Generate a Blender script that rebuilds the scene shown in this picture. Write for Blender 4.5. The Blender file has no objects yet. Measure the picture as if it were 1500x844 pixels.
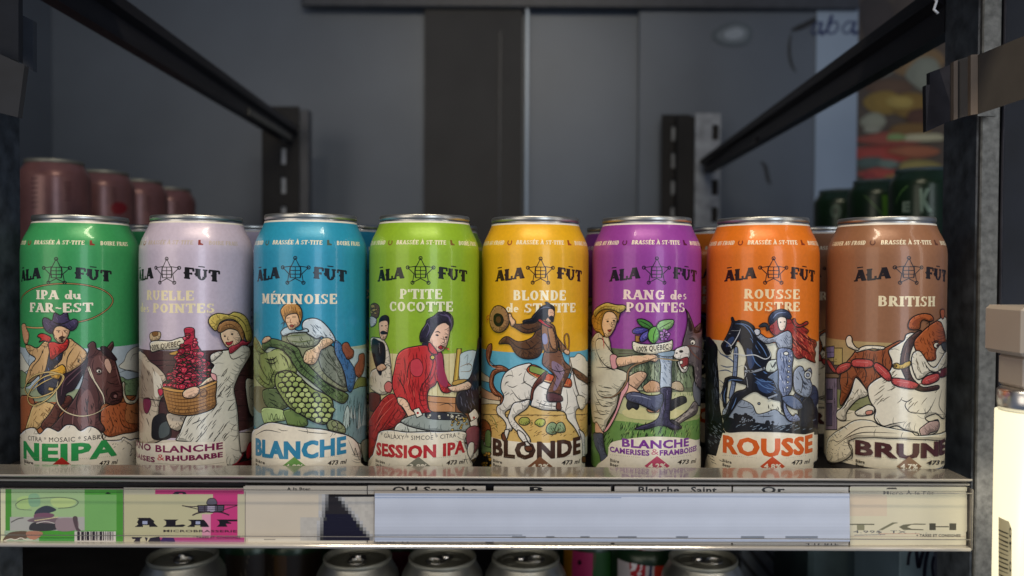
import bpy, math, random
from mathutils import Vector, Matrix
from mathutils.geometry import tessellate_polygon
random.seed(7)
SC = bpy.context.scene
COL = SC.collection
# ------------------------------------------------------------------ camera
CAMZ = 0.1232
F = 1150.0
cd = bpy.data.cameras.new('camera')
cam = bpy.data.objects.new('camera', cd); COL.objects.link(cam)
cd.sensor_width = 36.0; cd.lens = 36.0 * F / 1500.0
cd.clip_start = 0.01; cd.clip_end = 50
cam.matrix_world = (Matrix.Translation((0, 0, CAMZ)) @ Matrix.Rotation(math.radians(90 - 1.1), 4, 'X')
                    @ Matrix.Rotation(math.radians(0.28), 4, 'Z'))
cd.dof.use_dof = True; cd.dof.focus_distance = 0.455; cd.dof.aperture_fstop = 5.6
SC.camera = cam
CM = cam.matrix_world.copy(); CO = CM.translation.copy(); CR = CM.to_3x3()
def ray(x, y):
    return CR @ Vector(((x - 750) / F, -(y - 422) / F, -1.0))
def at(x, y, Y):
    """the point of the plane at depth Y that is seen at photo pixel x, y"""
    d = ray(x, y); return CO + d * (Y / d.y)
# ------------------------------------------------------------------ world and lamps
w = bpy.data.worlds.new('World'); SC.world = w; w.use_nodes = True
bg = w.node_tree.nodes['Background']; bg.inputs[0].default_value = (.55, .68, 1.0, 1); bg.inputs[1].default_value = 0.17
def area(name, loc, tgt, sx, sy, power, col):
    l = bpy.data.lights.new(name, 'AREA'); l.shape = 'RECTANGLE'; l.size = sx; l.size_y = sy; l.energy = power; l.color = col
    o = bpy.data.objects.new(name, l); COL.objects.link(o); o.location = loc
    o.rotation_euler = (Vector(tgt) - Vector(loc)).to_track_quat('-Z', 'Y').to_euler()
    return o
area('ceiling_strip_lamp', (0.0, 0.12, 0.80), (0, .46, .08), 0.60, 0.05, 5.0, (1, .86, .66))
area('aisle_window_lamp', (0.42, -0.55, 0.22), (0.05, .48, .08), 0.30, 0.9, 3.6, (.80, .88, 1.0))
area('door_side_lamp', (0.47, 0.20, 0.15), (0.12, .48, .08), 0.04, 0.7, .35, (1, .93, .84))
area('lower_can_fill', (0.0, 0.455, -.022), (0, .62, -.12), 0.7, 0.02, 0.22, (1, .9, .74))  # added fill under the main shelf, brightens the lower cans
area('aisle_left_lamp', (-0.75, -0.35, 0.3), (-0.1, .48, .08), 0.55, 0.8, 2.7, (1, .88, .74))
SC.view_settings.view_transform = 'Standard'; SC.view_settings.look = 'None'
SC.view_settings.exposure = 0; SC.view_settings.gamma = 1
SC.cycles.max_bounces = 8; SC.cycles.use_denoising = True
# ------------------------------------------------------------------ helpers
def lin(c): return c / 12.92 if c <= .04045 else ((c + .055) / 1.055) ** 2.4
def rgb(h):
    if len(h) == 3: h = ''.join(c * 2 for c in h)
    return tuple(lin(int(h[i:i + 2], 16) / 255) for i in (0, 2, 4)) + (1,)
def mat(name, color, rough=.5, metal=0., noise=0., nscale=40., bump=0., bscale=300., coat=0., trans=0., emit=None, estr=0., attr=False, stretch=None):
    m = bpy.data.materials.new(name); m.use_nodes = True
    nt = m.node_tree; b = nt.nodes['Principled BSDF']
    c = rgb(color) if isinstance(color, str) else color
    b.inputs['Base Color'].default_value = c
    if name.startswith('black_p') or name == 'rail_steel': b.inputs['Specular IOR Level'].default_value = .15
    if name == 'can_print': b.inputs['Specular IOR Level'].default_value = .35
    b.inputs['Roughness'].default_value = rough; b.inputs['Metallic'].default_value = metal
    b.inputs['Coat Weight'].default_value = coat; b.inputs['Coat Roughness'].default_value = .08
    b.inputs['Transmission Weight'].default_value = trans
    if emit: b.inputs['Emission Color'].default_value = rgb(emit); b.inputs['Emission Strength'].default_value = estr
    tc = nt.nodes.new('ShaderNodeTexCoord'); src = tc.outputs['Object']
    if stretch:
        mp = nt.nodes.new('ShaderNodeMapping'); mp.inputs['Scale'].default_value = stretch
        nt.links.new(src, mp.inputs[0]); src = mp.outputs[0]
    if attr:
        a = nt.nodes.new('ShaderNodeAttribute'); a.attribute_name = 'Col'; colsock = a.outputs['Color']
        nt.links.new(colsock, b.inputs['Base Color'])
    if noise:
        n = nt.nodes.new('ShaderNodeTexNoise'); n.inputs['Scale'].default_value = nscale; n.inputs['Detail'].default_value = 6
        nt.links.new(src, n.inputs['Vector'])
        mr = nt.nodes.new('ShaderNodeMapRange'); mr.inputs[1].default_value = .3; mr.inputs[2].default_value = .7
        mr.inputs[3].default_value = 1 - noise; mr.inputs[4].default_value = 1 + noise
        nt.links.new(n.outputs['Fac'], mr.inputs[0])
        mx = nt.nodes.new('ShaderNodeVectorMath'); mx.operation = 'SCALE'
        nt.links.new(mr.outputs[0], mx.inputs['Scale'])
        if attr: nt.links.new(colsock, mx.inputs[0])
        else: mx.inputs[0].default_value = c[:3]
        nt.links.new(mx.outputs[0], b.inputs['Base Color'])
    if bump:
        n = nt.nodes.new('ShaderNodeTexNoise'); n.inputs['Scale'].default_value = bscale; n.inputs['Detail'].default_value = 3
        nt.links.new(src, n.inputs['Vector'])
        bp = nt.nodes.new('ShaderNodeBump'); bp.inputs['Strength'].default_value = bump; bp.inputs['Distance'].default_value = .0004
        nt.links.new(n.outputs['Fac'], bp.inputs['Height']); nt.links.new(bp.outputs[0], b.inputs['Normal'])
    return m
M = dict(
    print=mat('can_print', 'fff', .34, .10, attr=True, bump=.10, bscale=900, coat=.28, noise=.05, nscale=500),
    paper=mat('ticket_print', 'fff', .35, 0, attr=True, noise=.03, nscale=60),
    wallprint=mat('wall_print', 'fff', .5, 0, attr=True, noise=.08, nscale=8),
    alu=mat('aluminium', (.72, .71, .68, 1), .28, 1., noise=.05, nscale=30),
    alud=mat('aluminium_lid', (.26, .26, .22, 1), .5, .65, noise=.08, nscale=60),
    galv=mat('galvanised_steel', (.12, .12, .11, 1), .45, .5, noise=.35, nscale=260, bump=.3, bscale=500),
    dark=mat('dark_painted_steel', (.060, .072, .088, 1), .28, .3, noise=.55, nscale=90, bump=.5, bscale=220),
    rail=mat('rail_steel', (.028, .028, .034, 1), .40, .55, noise=.3, nscale=60, stretch=(1, .1, 1)),
    panel=mat('cooler_panel', (.105, .128, .160, 1), .42, .15, noise=.12, nscale=5),
    panelw=mat('cooler_panel_pale', (.30, .38, .48, 1), .35, .15, noise=.10, nscale=6),
    black=mat('black_panel', (.024, .024, .025, 1), .7, 0, noise=.3, nscale=8),
    slate=mat('slate_plastic', (.040, .046, .058, 1), .45, 0, noise=.15, nscale=70, bump=.2),
    taupe=mat('taupe_plastic', (.075, .068, .060, 1), .35, 0, noise=.10, nscale=60),
    clear=mat('clear_plastic', (.25, .23, .20, 1), .22, .3, noise=.35, nscale=40, stretch=(.15, 1, 1), coat=.6),
    bead=mat('plastic_bead', (.42, .39, .34, 1), .15, .1, noise=.3, nscale=30, stretch=(.1, 1, 1), coat=.5),
    groove=mat('black_groove', (.012, .010, .010, 1), .25, .1, noise=.3, nscale=30),
    shelf=mat('shelf_steel', (.05, .045, .045, 1), .5, .4, noise=.3, nscale=30),
    coolst=mat('cool_grey_steel', (.26, .29, .33, 1), .45, .3, noise=.3, nscale=60),
    clipm=mat('dark_clip_plastic', (.012, .014, .019, 1), .85, 0, noise=.2, nscale=60),
    navy=mat('navy_door_panel', (.008, .010, .016, 1), .7, 0, noise=.5, nscale=20),
    silver=mat('brushed_silver', (.50, .50, .46, 1), .34, .95, noise=.06, nscale=50),
    foldm=mat('bronze_plastic', (.15, .115, .085, 1), .3, .1, noise=.1, nscale=60),
    beige=mat('beige_plastic', (.40, .35, .29, 1), .4, 0, noise=.05, nscale=30),
    brass=mat('brass_screw', (.45, .30, .10, 1), .4, .2, noise=.1),
    tube=mat('lit_tube', (.35, .35, .3, 1), .3, 0, noise=.02, emit='fff4cc', estr=.98),
    wire=mat('white_wire', (.6, .6, .6, 1), .35, .2, noise=.1),
    teal=mat('teal_card', (.045, .075, .085, 1), .6, 0, noise=.4, nscale=25),
    wirerack=mat('rack_wire', (.05, .05, .055, 1), .5, .3, noise=.2),
)
def tag(o, label=None, cat=None, group=None, kind=None):
    if label: o['label'] = label
    if cat: o['category'] = cat
    if group: o['group'] = group
    if kind: o['kind'] = kind
    return o
def empty(name, loc, label, cat, group=None):
    o = bpy.data.objects.new(name, None); COL.objects.link(o); o.location = loc; o.empty_display_size = .02
    return tag(o, label, cat, group)
class MB:
    def __init__(s): s.v = []; s.f = []; s.sm = []
    def add(s, vs, fs, smooth=False):
        n = len(s.v); s.v += [tuple(v) for v in vs]
        for f in fs: s.f.append(tuple(n + i for i in f)); s.sm.append(smooth)
        return s
    def box(s, a, b, bev=0.):
        x0, y0, z0 = a; x1, y1, z1 = b
        if x0 > x1: x0, x1 = x1, x0
        if y0 > y1: y0, y1 = y1, y0
        if z0 > z1: z0, z1 = z1, z0
        e = min(bev, (x1 - x0) * .45, (y1 - y0) * .45, (z1 - z0) * .45)
        if e <= 0:
            vs = [(x0, y0, z0), (x1, y0, z0), (x1, y1, z0), (x0, y1, z0), (x0, y0, z1), (x1, y0, z1), (x1, y1, z1), (x0, y1, z1)]
            return s.add(vs, [(0, 3, 2, 1), (4, 5, 6, 7), (0, 1, 5, 4), (1, 2, 6, 5), (2, 3, 7, 6), (3, 0, 4, 7)])
        def ring(z, i):
            return [(x0 + e + (0 if i else 0) - (0 if i else e) + (0), y0, z)]
        out = [(x0 + e, y0), (x1 - e, y0), (x1, y0 + e), (x1, y1 - e), (x1 - e, y1), (x0 + e, y1), (x0, y1 - e), (x0, y0 + e)]
        inn = [(min(max(x, x0 + e), x1 - e), min(max(y, y0 + e), y1 - e)) for x, y in out]
        L = [(inn, z0), (out, z0 + e), (out, z1 - e), (inn, z1)]
        vs = [(x, y, z) for p, z in L for x, y in p]
        fs = [(k * 8 + i, k * 8 + (i + 1) % 8, k * 8 + 8 + (i + 1) % 8, k * 8 + 8 + i) for k in range(3) for i in range(8)]
        fs += [(7, 6, 5, 4, 3, 2, 1, 0), tuple(range(24, 32))]
        return s.add(vs, fs)
    def prism(s, pts, y0, y1):
        """outline in x,z pushed from depth y0 to y1"""
        n = len(pts)
        vs = [(x, y0, z) for x, z in pts] + [(x, y1, z) for x, z in pts]
        return s.add(vs, [tuple(range(n)), tuple(range(2 * n - 1, n - 1, -1))] + [(i, i + n, (i + 1) % n + n, (i + 1) % n) for i in range(n)])
    def lathe(s, prof, n=72, c=(0, 0, 0), smooth=True):
        vs = [(c[0] + r * math.sin(2 * math.pi * i / n), c[1] - r * math.cos(2 * math.pi * i / n), c[2] + z) for r, z in prof for i in range(n)]
        fs = [(k * n + i, k * n + (i + 1) % n, k * n + n + (i + 1) % n, k * n + n + i) for k in range(len(prof) - 1) for i in range(n)]
        return s.add(vs, fs, smooth)
    def tube(s, pts, r, n=10, closed=False):
        pts = [Vector(p) for p in pts]; N = len(pts); vs = []
        for i, p in enumerate(pts):
            a = pts[i - 1] if (i or closed) else p; b = pts[(i + 1) % N] if (i < N - 1 or closed) else p
            d = (b - a).normalized(); u = d.orthogonal().normalized() if abs(d.z) > .9 else d.cross(Vector((0, 0, 1))).normalized()
            v = d.cross(u)
            vs += [p + (u * math.cos(t) + v * math.sin(t)) * r for t in [2 * math.pi * k / n for k in range(n)]]
        K = N if closed else N - 1
        fs = [(k * n + i, k * n + (i + 1) % n, ((k + 1) % N) * n + (i + 1) % n, ((k + 1) % N) * n + i) for k in range(K) for i in range(n)]
        if not closed: fs += [tuple(range(n - 1, -1, -1)), tuple(range((N - 1) * n, N * n))]
        return s.add(vs, fs, True)
    def build(s, name, m, parent=None, loc=None):
        me = bpy.data.meshes.new(name); me.from_pydata(s.v, [], s.f); me.validate()
        for p, q in zip(me.polygons, s.sm): p.use_smooth = q
        me.materials.append(m); o = bpy.data.objects.new(name, me); COL.objects.link(o)
        if parent: o.parent = parent
        if loc: o.location = loc
        return o
# ------------------------------------------------------------------ flat print engine (ink laid in thin real layers)
def catmull(P, closed, n=5):
    N = len(P)
    if N < 3: return [tuple(p) for p in P]
    out = []
    for i in range(N if closed else N - 1):
        if closed: a, b, c, d = P[i - 1], P[i], P[(i + 1) % N], P[(i + 2) % N]
        else: a, b, c, d = P[max(i - 1, 0)], P[i], P[i + 1], P[min(i + 2, N - 1)]
        for k in range(n):
            t = k / n; t2 = t * t; t3 = t2 * t
            out.append(tuple(.5 * ((2 * b[j]) + (-a[j] + c[j]) * t + (2 * a[j] - 5 * b[j] + 4 * c[j] - d[j]) * t2 + (-a[j] + 3 * b[j] - 3 * c[j] + d[j]) * t3) for j in (0, 1)))
    if not closed: out.append(tuple(P[-1]))
    return out
def ribbon(P, w, closed=False, taper=False):
    """stroke -> list of quads that share their edges"""
    Q = [P[0]]
    for p in P[1:]:
        if math.dist(p, Q[-1]) > 1e-6: Q.append(p)
    if closed and math.dist(Q[0], Q[-1]) < 1e-6: Q.pop()
    P = Q; N = len(P)
    if N < 2: return []
    L = []; R = []
    for i, p in enumerate(P):
        a = P[i - 1] if (i or closed) else None; b = P[(i + 1) % N] if (i < N - 1 or closed) else None
        def nrm(u, v):
            d = math.dist(u, v) or 1e-9; return (-(v[1] - u[1]) / d, (v[0] - u[0]) / d)
        n1 = nrm(a, p) if a else nrm(p, b); n2 = nrm(p, b) if b else n1
        m = (n1[0] + n2[0], n1[1] + n2[1]); l = math.hypot(*m)
        if l < .3: m = n2; l = 1; k = 1
        else: k = min(2 / l, 1.6)
        h = w / 2
        if taper:
            t = i / (N - 1); h *= .25 + .75 * min(1, 3.2 * min(t, 1 - t) + .0)
        L.append((p[0] + m[0] / l * h * k, p[1] + m[1] / l * h * k)); R.append((p[0] - m[0] / l * h * k, p[1] - m[1] / l * h * k))
    return [[L[i], L[(i + 1) % N], R[(i + 1) % N], R[i]] for i in range(N if closed else N - 1)]
def area2(p): return sum(p[i - 1][0] * p[i][1] - p[i][0] * p[i - 1][1] for i in range(len(p))) / 2
def clip(poly, ax, v, keep_hi):
    out = []; n = len(poly)
    for i in range(n):
        a = poly[i - 1]; b = poly[i]
        ia = (a[ax] >= v) == keep_hi or a[ax] == v; ib = (b[ax] >= v) == keep_hi or b[ax] == v
        if ia != ib:
            t = (v - a[ax]) / (b[ax] - a[ax]); q = [a[0] + (b[0] - a[0]) * t, a[1] + (b[1] - a[1]) * t]; q[ax] = v; out.append(tuple(q))
        if ib: out.append(b)
    return out
def inside(p, poly):
    c = False; n = len(poly)
    for i in range(n):
        a = poly[i - 1]; b = poly[i]
        if (a[1] > p[1]) != (b[1] > p[1]) and p[0] < (b[0] - a[0]) * (p[1] - a[1]) / (b[1] - a[1]) + a[0]: c = not c
    return c
# slab letters: v stem, h bar, q slab serif, d diagonal, a arc (cx cy rx ry a0 a1 thickness)
G = {
 'A': (.86, 'd .14 0 .42 1 .12/d .46 1 .72 0 .22/h .26 .62 .32/q .14 0 .30/q .72 0 .34/q .42 1 .26'),
 'B': (.78, 'v .22/h .1 .45 .95/h .3 .45 .52/h .1 .45 .05/a .43 .735 .24 .27 -90 90 .17/a .45 .285 .27 .29 -90 90 .17'),
 'C': (.78, 'a .42 .5 .34 .5 50 310 .17/d .66 .62 .66 .95 .10/d .66 .08 .66 .30 .08'),
 'D': (.82, 'v .22/h .1 .42 .95/h .1 .42 .05/a .40 .5 .36 .5 -90 90 .18'),
 'E': (.74, 'v .22/h .1 .66 .95/h .3 .52 .52/h .1 .68 .05/d .64 .72 .64 .99 .09/d .66 .01 .66 .30 .09/d .52 .42 .52 .62 .07'),
 'F': (.70, 'v .22/h .1 .64 .95/h .3 .50 .50/q .22 0 .38/d .62 .70 .62 .99 .09/d .50 .40 .50 .60 .07'),
 'G': (.84, 'a .42 .5 .34 .5 50 320 .17/d .66 .62 .66 .95 .10/d .68 .06 .68 .44 .15/h .5 .8 .42'),
 'H': (.88, 'v .22/v .66/h .3 .6 .5/q .22 0 .34/q .22 1 .34/q .66 0 .34/q .66 1 .34'),
 'I': (.44, 'v .22/q .22 0 .38/q .22 1 .38'),
 'K': (.84, 'v .22/q .22 0 .36/q .22 1 .36/d .32 .45 .66 .96 .13/d .42 .55 .70 .05 .2/q .68 0 .28/q .66 1 .26'),
 'L': (.70, 'v .22/q .22 1 .38/h .1 .64 .05/d .62 .02 .62 .34 .10'),
 'M': (1.02, 'v .18 . . .12/v .80 . . .2/d .2 1 .48 .1 .2/d .48 .1 .76 1 .11/q .18 0 .30/q .80 0 .34/q .16 1 .28/q .82 1 .30'),
 'N': (.90, 'v .2 . . .12/v .70 . . .12/d .2 .98 .70 .02 .22/q .2 0 .30/q .16 1 .30/q .70 1 .30'),
 'O': (.84, 'a .42 .5 .35 .5 0 360 .18'),
 'P': (.74, 'v .22/q .22 0 .38/h .1 .44 .95/h .3 .44 .45/a .42 .70 .27 .30 -90 90 .17'),
 'R': (.82, 'v .22/q .22 0 .36/h .1 .44 .95/h .3 .44 .48/a .42 .715 .26 .285 -90 90 .17/d .44 .48 .66 .05 .2/q .70 0 .24'),
 'S': (.70, 'a .35 .74 .25 .26 40 270 .15/a .35 .26 .27 .26 -140 90 .16/d .58 .70 .58 .97 .08/d .10 .03 .10 .30 .08'),
 'T': (.80, 'v .4/q .4 0 .38/h .06 .74 .95/d .08 .70 .08 .99 .09/d .72 .70 .72 .99 .09'),
 'U': (.86, 'v .2 .3 1/d .66 .3 .66 1 .12/q .2 1 .34/q .66 1 .30/a .43 .34 .27 .34 180 360 .14'),
 'X': (.8, 'd .15 0 .65 1 .12/d .15 1 .65 0 .2'),
 '-': (.42, 'h .06 .36 .45'), '~': (.5, 'h .04 .24 .48/h .24 .46 .42'), "'": (.26, 'd .13 .7 .13 1 .13'), ' ': (.38, ''),
 'd': (.66, 'd .54 0 .54 1 .15/q .52 1 .22/a .30 .30 .22 .30 0 360 .14/q .58 0 .2'),
 'u': (.66, 'd .16 .2 .16 .6 .15/a .32 .22 .18 .22 180 360 .12/d .5 0 .5 .6 .15/q .14 .58 .2/q .46 .58 .2/q .54 0 .2'),
 'e': (.58, 'a .29 .30 .22 .30 0 310 .13/h .12 .5 .33'),
 's': (.48, 'a .24 .44 .16 .16 30 270 .11/a .24 .16 .18 .16 -150 90 .11'),
}
INK = 1.75
PR = random.Random(21)
class Art:
    def __init__(s, conv, inv_mm, cyl=None):
        s.conv = conv; s.k = inv_mm; s.pr = []; s.cyl = cyl; s.tf = lambda x, y: (x, y); s.sc = 1.; s.pen = True
    def zoom(s, ox, oy, sc):
        s.tf = lambda x, y: (ox + x / sc, oy + y / sc); s.sc = 1 / sc
    def P(s, x, y): return s.conv(*s.tf(x, y))
    def raw(s, polys, col):
        polys = [p for p in polys if len(p) > 2 and abs(area2(p)) > 1e-12]
        if not polys: return
        xs = [q[0] for p in polys for q in p]; ys = [q[1] for p in polys for q in p]
        s.pr.append((polys, rgb(col) if isinstance(col, str) else col, (min(xs), min(ys), max(xs), max(ys))))
    def fill(s, pts, col):
        t = tessellate_polygon([[Vector((p[0], p[1], 0)) for p in pts]])
        s.raw([[pts[i] for i in tr] for tr in t], col)
    def f(s, pts, col, ink=0, smooth=True, inkcol='17120f'):
        if smooth: pts = catmull(pts, True, 4)
        q = [s.P(*p) for p in pts]
        s.fill(q, col)
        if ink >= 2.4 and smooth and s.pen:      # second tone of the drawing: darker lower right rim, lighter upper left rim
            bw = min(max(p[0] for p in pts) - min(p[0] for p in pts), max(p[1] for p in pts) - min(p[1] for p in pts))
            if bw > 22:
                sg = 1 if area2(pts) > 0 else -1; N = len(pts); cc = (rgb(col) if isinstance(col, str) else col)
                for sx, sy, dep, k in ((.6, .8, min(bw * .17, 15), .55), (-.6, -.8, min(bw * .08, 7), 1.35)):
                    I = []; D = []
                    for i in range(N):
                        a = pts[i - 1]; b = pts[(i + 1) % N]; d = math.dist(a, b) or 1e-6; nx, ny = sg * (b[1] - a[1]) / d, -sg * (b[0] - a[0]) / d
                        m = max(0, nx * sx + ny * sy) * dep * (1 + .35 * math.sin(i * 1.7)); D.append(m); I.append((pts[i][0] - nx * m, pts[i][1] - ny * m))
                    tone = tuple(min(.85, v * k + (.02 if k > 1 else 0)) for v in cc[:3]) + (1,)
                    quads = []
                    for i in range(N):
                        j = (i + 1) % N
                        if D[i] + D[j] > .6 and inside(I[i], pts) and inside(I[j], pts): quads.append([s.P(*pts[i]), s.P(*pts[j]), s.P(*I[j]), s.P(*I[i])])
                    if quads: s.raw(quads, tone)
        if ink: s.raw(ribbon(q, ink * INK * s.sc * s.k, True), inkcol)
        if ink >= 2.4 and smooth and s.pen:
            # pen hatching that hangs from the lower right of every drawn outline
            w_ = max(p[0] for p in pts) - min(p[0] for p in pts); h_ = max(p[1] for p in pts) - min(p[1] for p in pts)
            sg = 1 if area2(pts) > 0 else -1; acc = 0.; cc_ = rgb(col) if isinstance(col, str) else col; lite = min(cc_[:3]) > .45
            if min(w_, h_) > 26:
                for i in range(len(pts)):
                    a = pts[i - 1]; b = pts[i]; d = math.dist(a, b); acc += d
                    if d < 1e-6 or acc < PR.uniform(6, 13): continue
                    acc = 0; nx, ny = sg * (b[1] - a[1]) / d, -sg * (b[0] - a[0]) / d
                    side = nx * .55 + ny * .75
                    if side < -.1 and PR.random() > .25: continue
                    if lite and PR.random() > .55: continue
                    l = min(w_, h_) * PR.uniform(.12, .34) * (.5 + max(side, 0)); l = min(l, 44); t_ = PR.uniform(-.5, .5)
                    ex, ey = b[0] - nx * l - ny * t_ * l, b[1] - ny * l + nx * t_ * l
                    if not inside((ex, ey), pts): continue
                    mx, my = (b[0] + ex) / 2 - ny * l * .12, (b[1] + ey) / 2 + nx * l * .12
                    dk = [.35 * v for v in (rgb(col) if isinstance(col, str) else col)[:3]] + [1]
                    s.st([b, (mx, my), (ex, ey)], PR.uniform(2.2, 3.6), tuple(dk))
    def st(s, pts, w, col='17120f', taper=True, smooth=True, closed=False):
        if smooth: pts = catmull(pts, closed, 5)
        s.raw(ribbon([s.P(*p) for p in pts], w * s.sc * s.k, closed, taper and not closed), col)
    def run(s, txt):
        for line in txt.strip().split('\n'):
            t = line.split()
            if not t: continue
            op = t[0]
            if op in 'fp':
                s.f([tuple(map(float, a.split(','))) for a in t[3:]], t[1], float(t[2]), op == 'f')
            elif op in 'slc':
                s.st([tuple(map(float, a.split(','))) for a in t[3:]], float(t[2]) * (1.4 if op == 's' and float(t[2]) < 5 else 1.15 if op != 'l' or s.sc < .9 else 1), t[1], op == 's', True, op == 'c')
            elif op == 'o':
                cx, cy = map(float, t[3].split(',')); rx, ry = map(float, t[4].split(',')); r = math.radians(float(t[5]) if len(t) > 5 else 0)
                s.f([(cx + rx * math.cos(a) * math.cos(r) - ry * math.sin(a) * math.sin(r), cy + rx * math.cos(a) * math.sin(r) + ry * math.sin(a) * math.cos(r))
                     for a in [2 * math.pi * i / 18 for i in range(18)]], t[1], float(t[2]), False)
            elif op == 'h':     # h color width angle spacing length pts : broken parallel ink strokes inside an outline
                col, wd, an, sp, ln = t[1], float(t[2]), math.radians(float(t[3])), float(t[4]), float(t[5])
                pg = [tuple(map(float, a.split(','))) for a in t[6:]]
                x0 = min(p[0] for p in pg); x1 = max(p[0] for p in pg); y0 = min(p[1] for p in pg); y1 = max(p[1] for p in pg)
                n = int(1.7 * (x1 - x0) * (y1 - y0) / (sp * ln))
                ux, uy = math.cos(an), math.sin(an)
                for _ in range(n):
                    c = (random.uniform(x0, x1), random.uniform(y0, y1)); l = ln * random.uniform(.4, 1.)
                    a = (c[0] - ux * l / 2, c[1] - uy * l / 2); b = (c[0] + ux * l / 2, c[1] + uy * l / 2)
                    if inside(a, pg) and inside(b, pg):
                        j = random.uniform(-.12, .12) * l
                        s.st([a, (c[0] - uy * j, c[1] + ux * j), b], wd * 1.25, col)
            elif op == 'b':     # blob clumps: b color ink radius count pts
                col, ink, rr, n = t[1], float(t[2]), float(t[3]), int(t[4]); pg = [tuple(map(float, a.split(','))) for a in t[5:]]
                x0 = min(p[0] for p in pg); x1 = max(p[0] for p in pg); y0 = min(p[1] for p in pg); y1 = max(p[1] for p in pg)
                k = 0
                while k < n:
                    c = (random.uniform(x0, x1), random.uniform(y0, y1))
                    if inside(c, pg):
                        k += 1; r = rr * random.uniform(.7, 1.2); m = random.randint(5, 8); o = random.random()
                        s.f([(c[0] + r * random.uniform(.6, 1.1) * math.cos(2 * math.pi * (i + o) / m), c[1] + r * random.uniform(.6, 1.1) * math.sin(2 * math.pi * (i + o) / m)) for i in range(m)], col, ink)
    def band(s, y0, y1, col, x=None):
        """full wrap colour zone between two picture heights at the front of the can"""
        a = s.P(s.cyl['mid'][0], y0)[1] if x is None else 0; b = s.P(s.cyl['mid'][0], y1)[1]
        H = math.pi * s.cyl['r']; b = max(b, .0125)
        s.raw([[(-H, b), (H, b), (H, a), (-H, a)]], col)
    def slab(s, txt, x0, x1, yb, h, col, yb1=None, bold=1., spur=False, mm=None, it=0.):
        """slab serif lettering between two picture x; h cap height; mm = (s0, s1, z, height) directly in label metres"""
        if mm: s0, s1, z0, H = mm; z1 = z0 if yb1 is None else yb1
        else:
            s0, z0 = s.P(x0, yb); s1, z1 = s.P(x1, yb1 if yb1 is not None else yb); H = h * s.sc * s.k
            if yb1 is None: zm = s.P((x0 + x1) / 2, yb)[1]; z0 = z1 = zm
        acc = {'É': ('E', 1), 'È': ('E', -1), 'À': ('A', -1), 'Ã': ('A', 0), 'Û': ('U', 0)}
        W = sum(G[acc[c][0] if c in acc else c][0] for c in txt); kx = (s1 - s0) / W; x = 0.
        for c in txt:
            a = None
            if c in acc: c, a = acc[c][0], acc[c][1]
            wd, d = G[c]
            def T(px, py): 
                u = s0 + (x + px) * kx + it * py * H
                return (u, z0 + (z1 - z0) * (u - s0) / (s1 - s0) + py * H)
            toks = [q.split() for q in d.split('/') if q]
            if a is not None: toks.append({1: 'd .36 1.12 .5 1.3 .12', -1: 'd .3 1.3 .44 1.12 .12', 0: 'd .22 1.2 .64 1.2 .10'}[a].split())
            for t in toks:
                o = t[0]; n = [float(q) if q != '.' else None for q in t[1:]]
                if o == 'v':
                    th = (n[3] if len(n) > 3 and n[3] else .2) * bold; y0 = n[1] if len(n) > 1 and n[1] is not None else 0; y1 = n[2] if len(n) > 2 and n[2] is not None else 1
                    pp = [[(n[0] - th / 2, y0), (n[0] + th / 2, y0), (n[0] + th / 2, y1), (n[0] - th / 2, y1)]]
                    if spur: pp.append([(n[0] - th / 2 - .09, .5), (n[0] - th / 2, .38), (n[0] - th / 2, .62)])
                elif o == 'h': pp = [[(n[0], n[2] - .055 * bold), (n[1], n[2] - .055 * bold), (n[1], n[2] + .055 * bold), (n[0], n[2] + .055 * bold)]]
                elif o == 'q':
                    th = .09 * bold; yy = n[1] if n[1] < .3 else n[1] - th
                    pp = [[(n[0] - n[2] / 2, yy), (n[0] + n[2] / 2, yy), (n[0] + n[2] / 2, yy + th), (n[0] - n[2] / 2, yy + th)]]
                elif o == 'd':
                    th = n[4] * bold / 2; pp = [[(n[0] - th, n[1]), (n[0] + th, n[1]), (n[2] + th, n[3]), (n[2] - th, n[3])]]
                    if n[1] == n[3]: pp = [[(n[0], n[1] - .05), (n[2], n[1] - .05), (n[2], n[1] + .05), (n[0], n[1] + .05)]]
                    if spur and n[4] > .18: m = ((n[0] + n[2]) / 2 - th); pp.append([(m - .08, .5), (m, .4), (m, .6)])
                elif o == 'a':
                    cx, cy, rx, ry, a0, a1, th = n; th *= bold; N = 12; pp = []
                    def Q(t, r): 
                        t = math.radians(t); return (cx + (rx - (th if r else 0)) * math.cos(t), cy + (ry - (th * .62 if r else 0)) * math.sin(t))
                    for i in range(N):
                        u = a0 + (a1 - a0) * i / N; v = a0 + (a1 - a0) * (i + 1) / N
                        pp.append([Q(u, 0), Q(v, 0), Q(v, 1), Q(u, 1)])
                s.raw([[T(*p) for p in q] for q in pp], col)
            x += wd
    def sans(s, txt, x0, x1, yb, h, col, yb1=None, bold=0., shear=0., rot=None, arc=0.):
        if bold > .06:      # heavy lettering: the same glyphs laid again a hair to each side
            for dx, dy in ((-1, -.5), (1, -.5), (-1, .5), (1, .5), (0, 0)):
                e = (bold - .02) * .55 * h
                s.sans(txt, x0 + dx * e * .75, x1 + dx * e * .75, yb + dy * e, h, col, None if yb1 is None else yb1 + dy * e, .026, shear, rot, arc)
            return
        cu = bpy.data.curves.new('t', 'FONT'); cu.body = txt; cu.offset = bold; cu.space_character = 1.07; cu.resolution_u = 2; cu.shear = shear
        ob = bpy.data.objects.new('t', cu); COL.objects.link(ob)
        bpy.context.view_layer.update()
        me = ob.evaluated_get(bpy.context.evaluated_depsgraph_get()).to_mesh()
        V = [(v.co.x, v.co.y) for v in me.vertices]; Fc = [tuple(p.vertices) for p in me.polygons]
        ob.to_mesh_clear(); bpy.data.objects.remove(ob); bpy.data.curves.remove(cu)
        if not V: return
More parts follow.
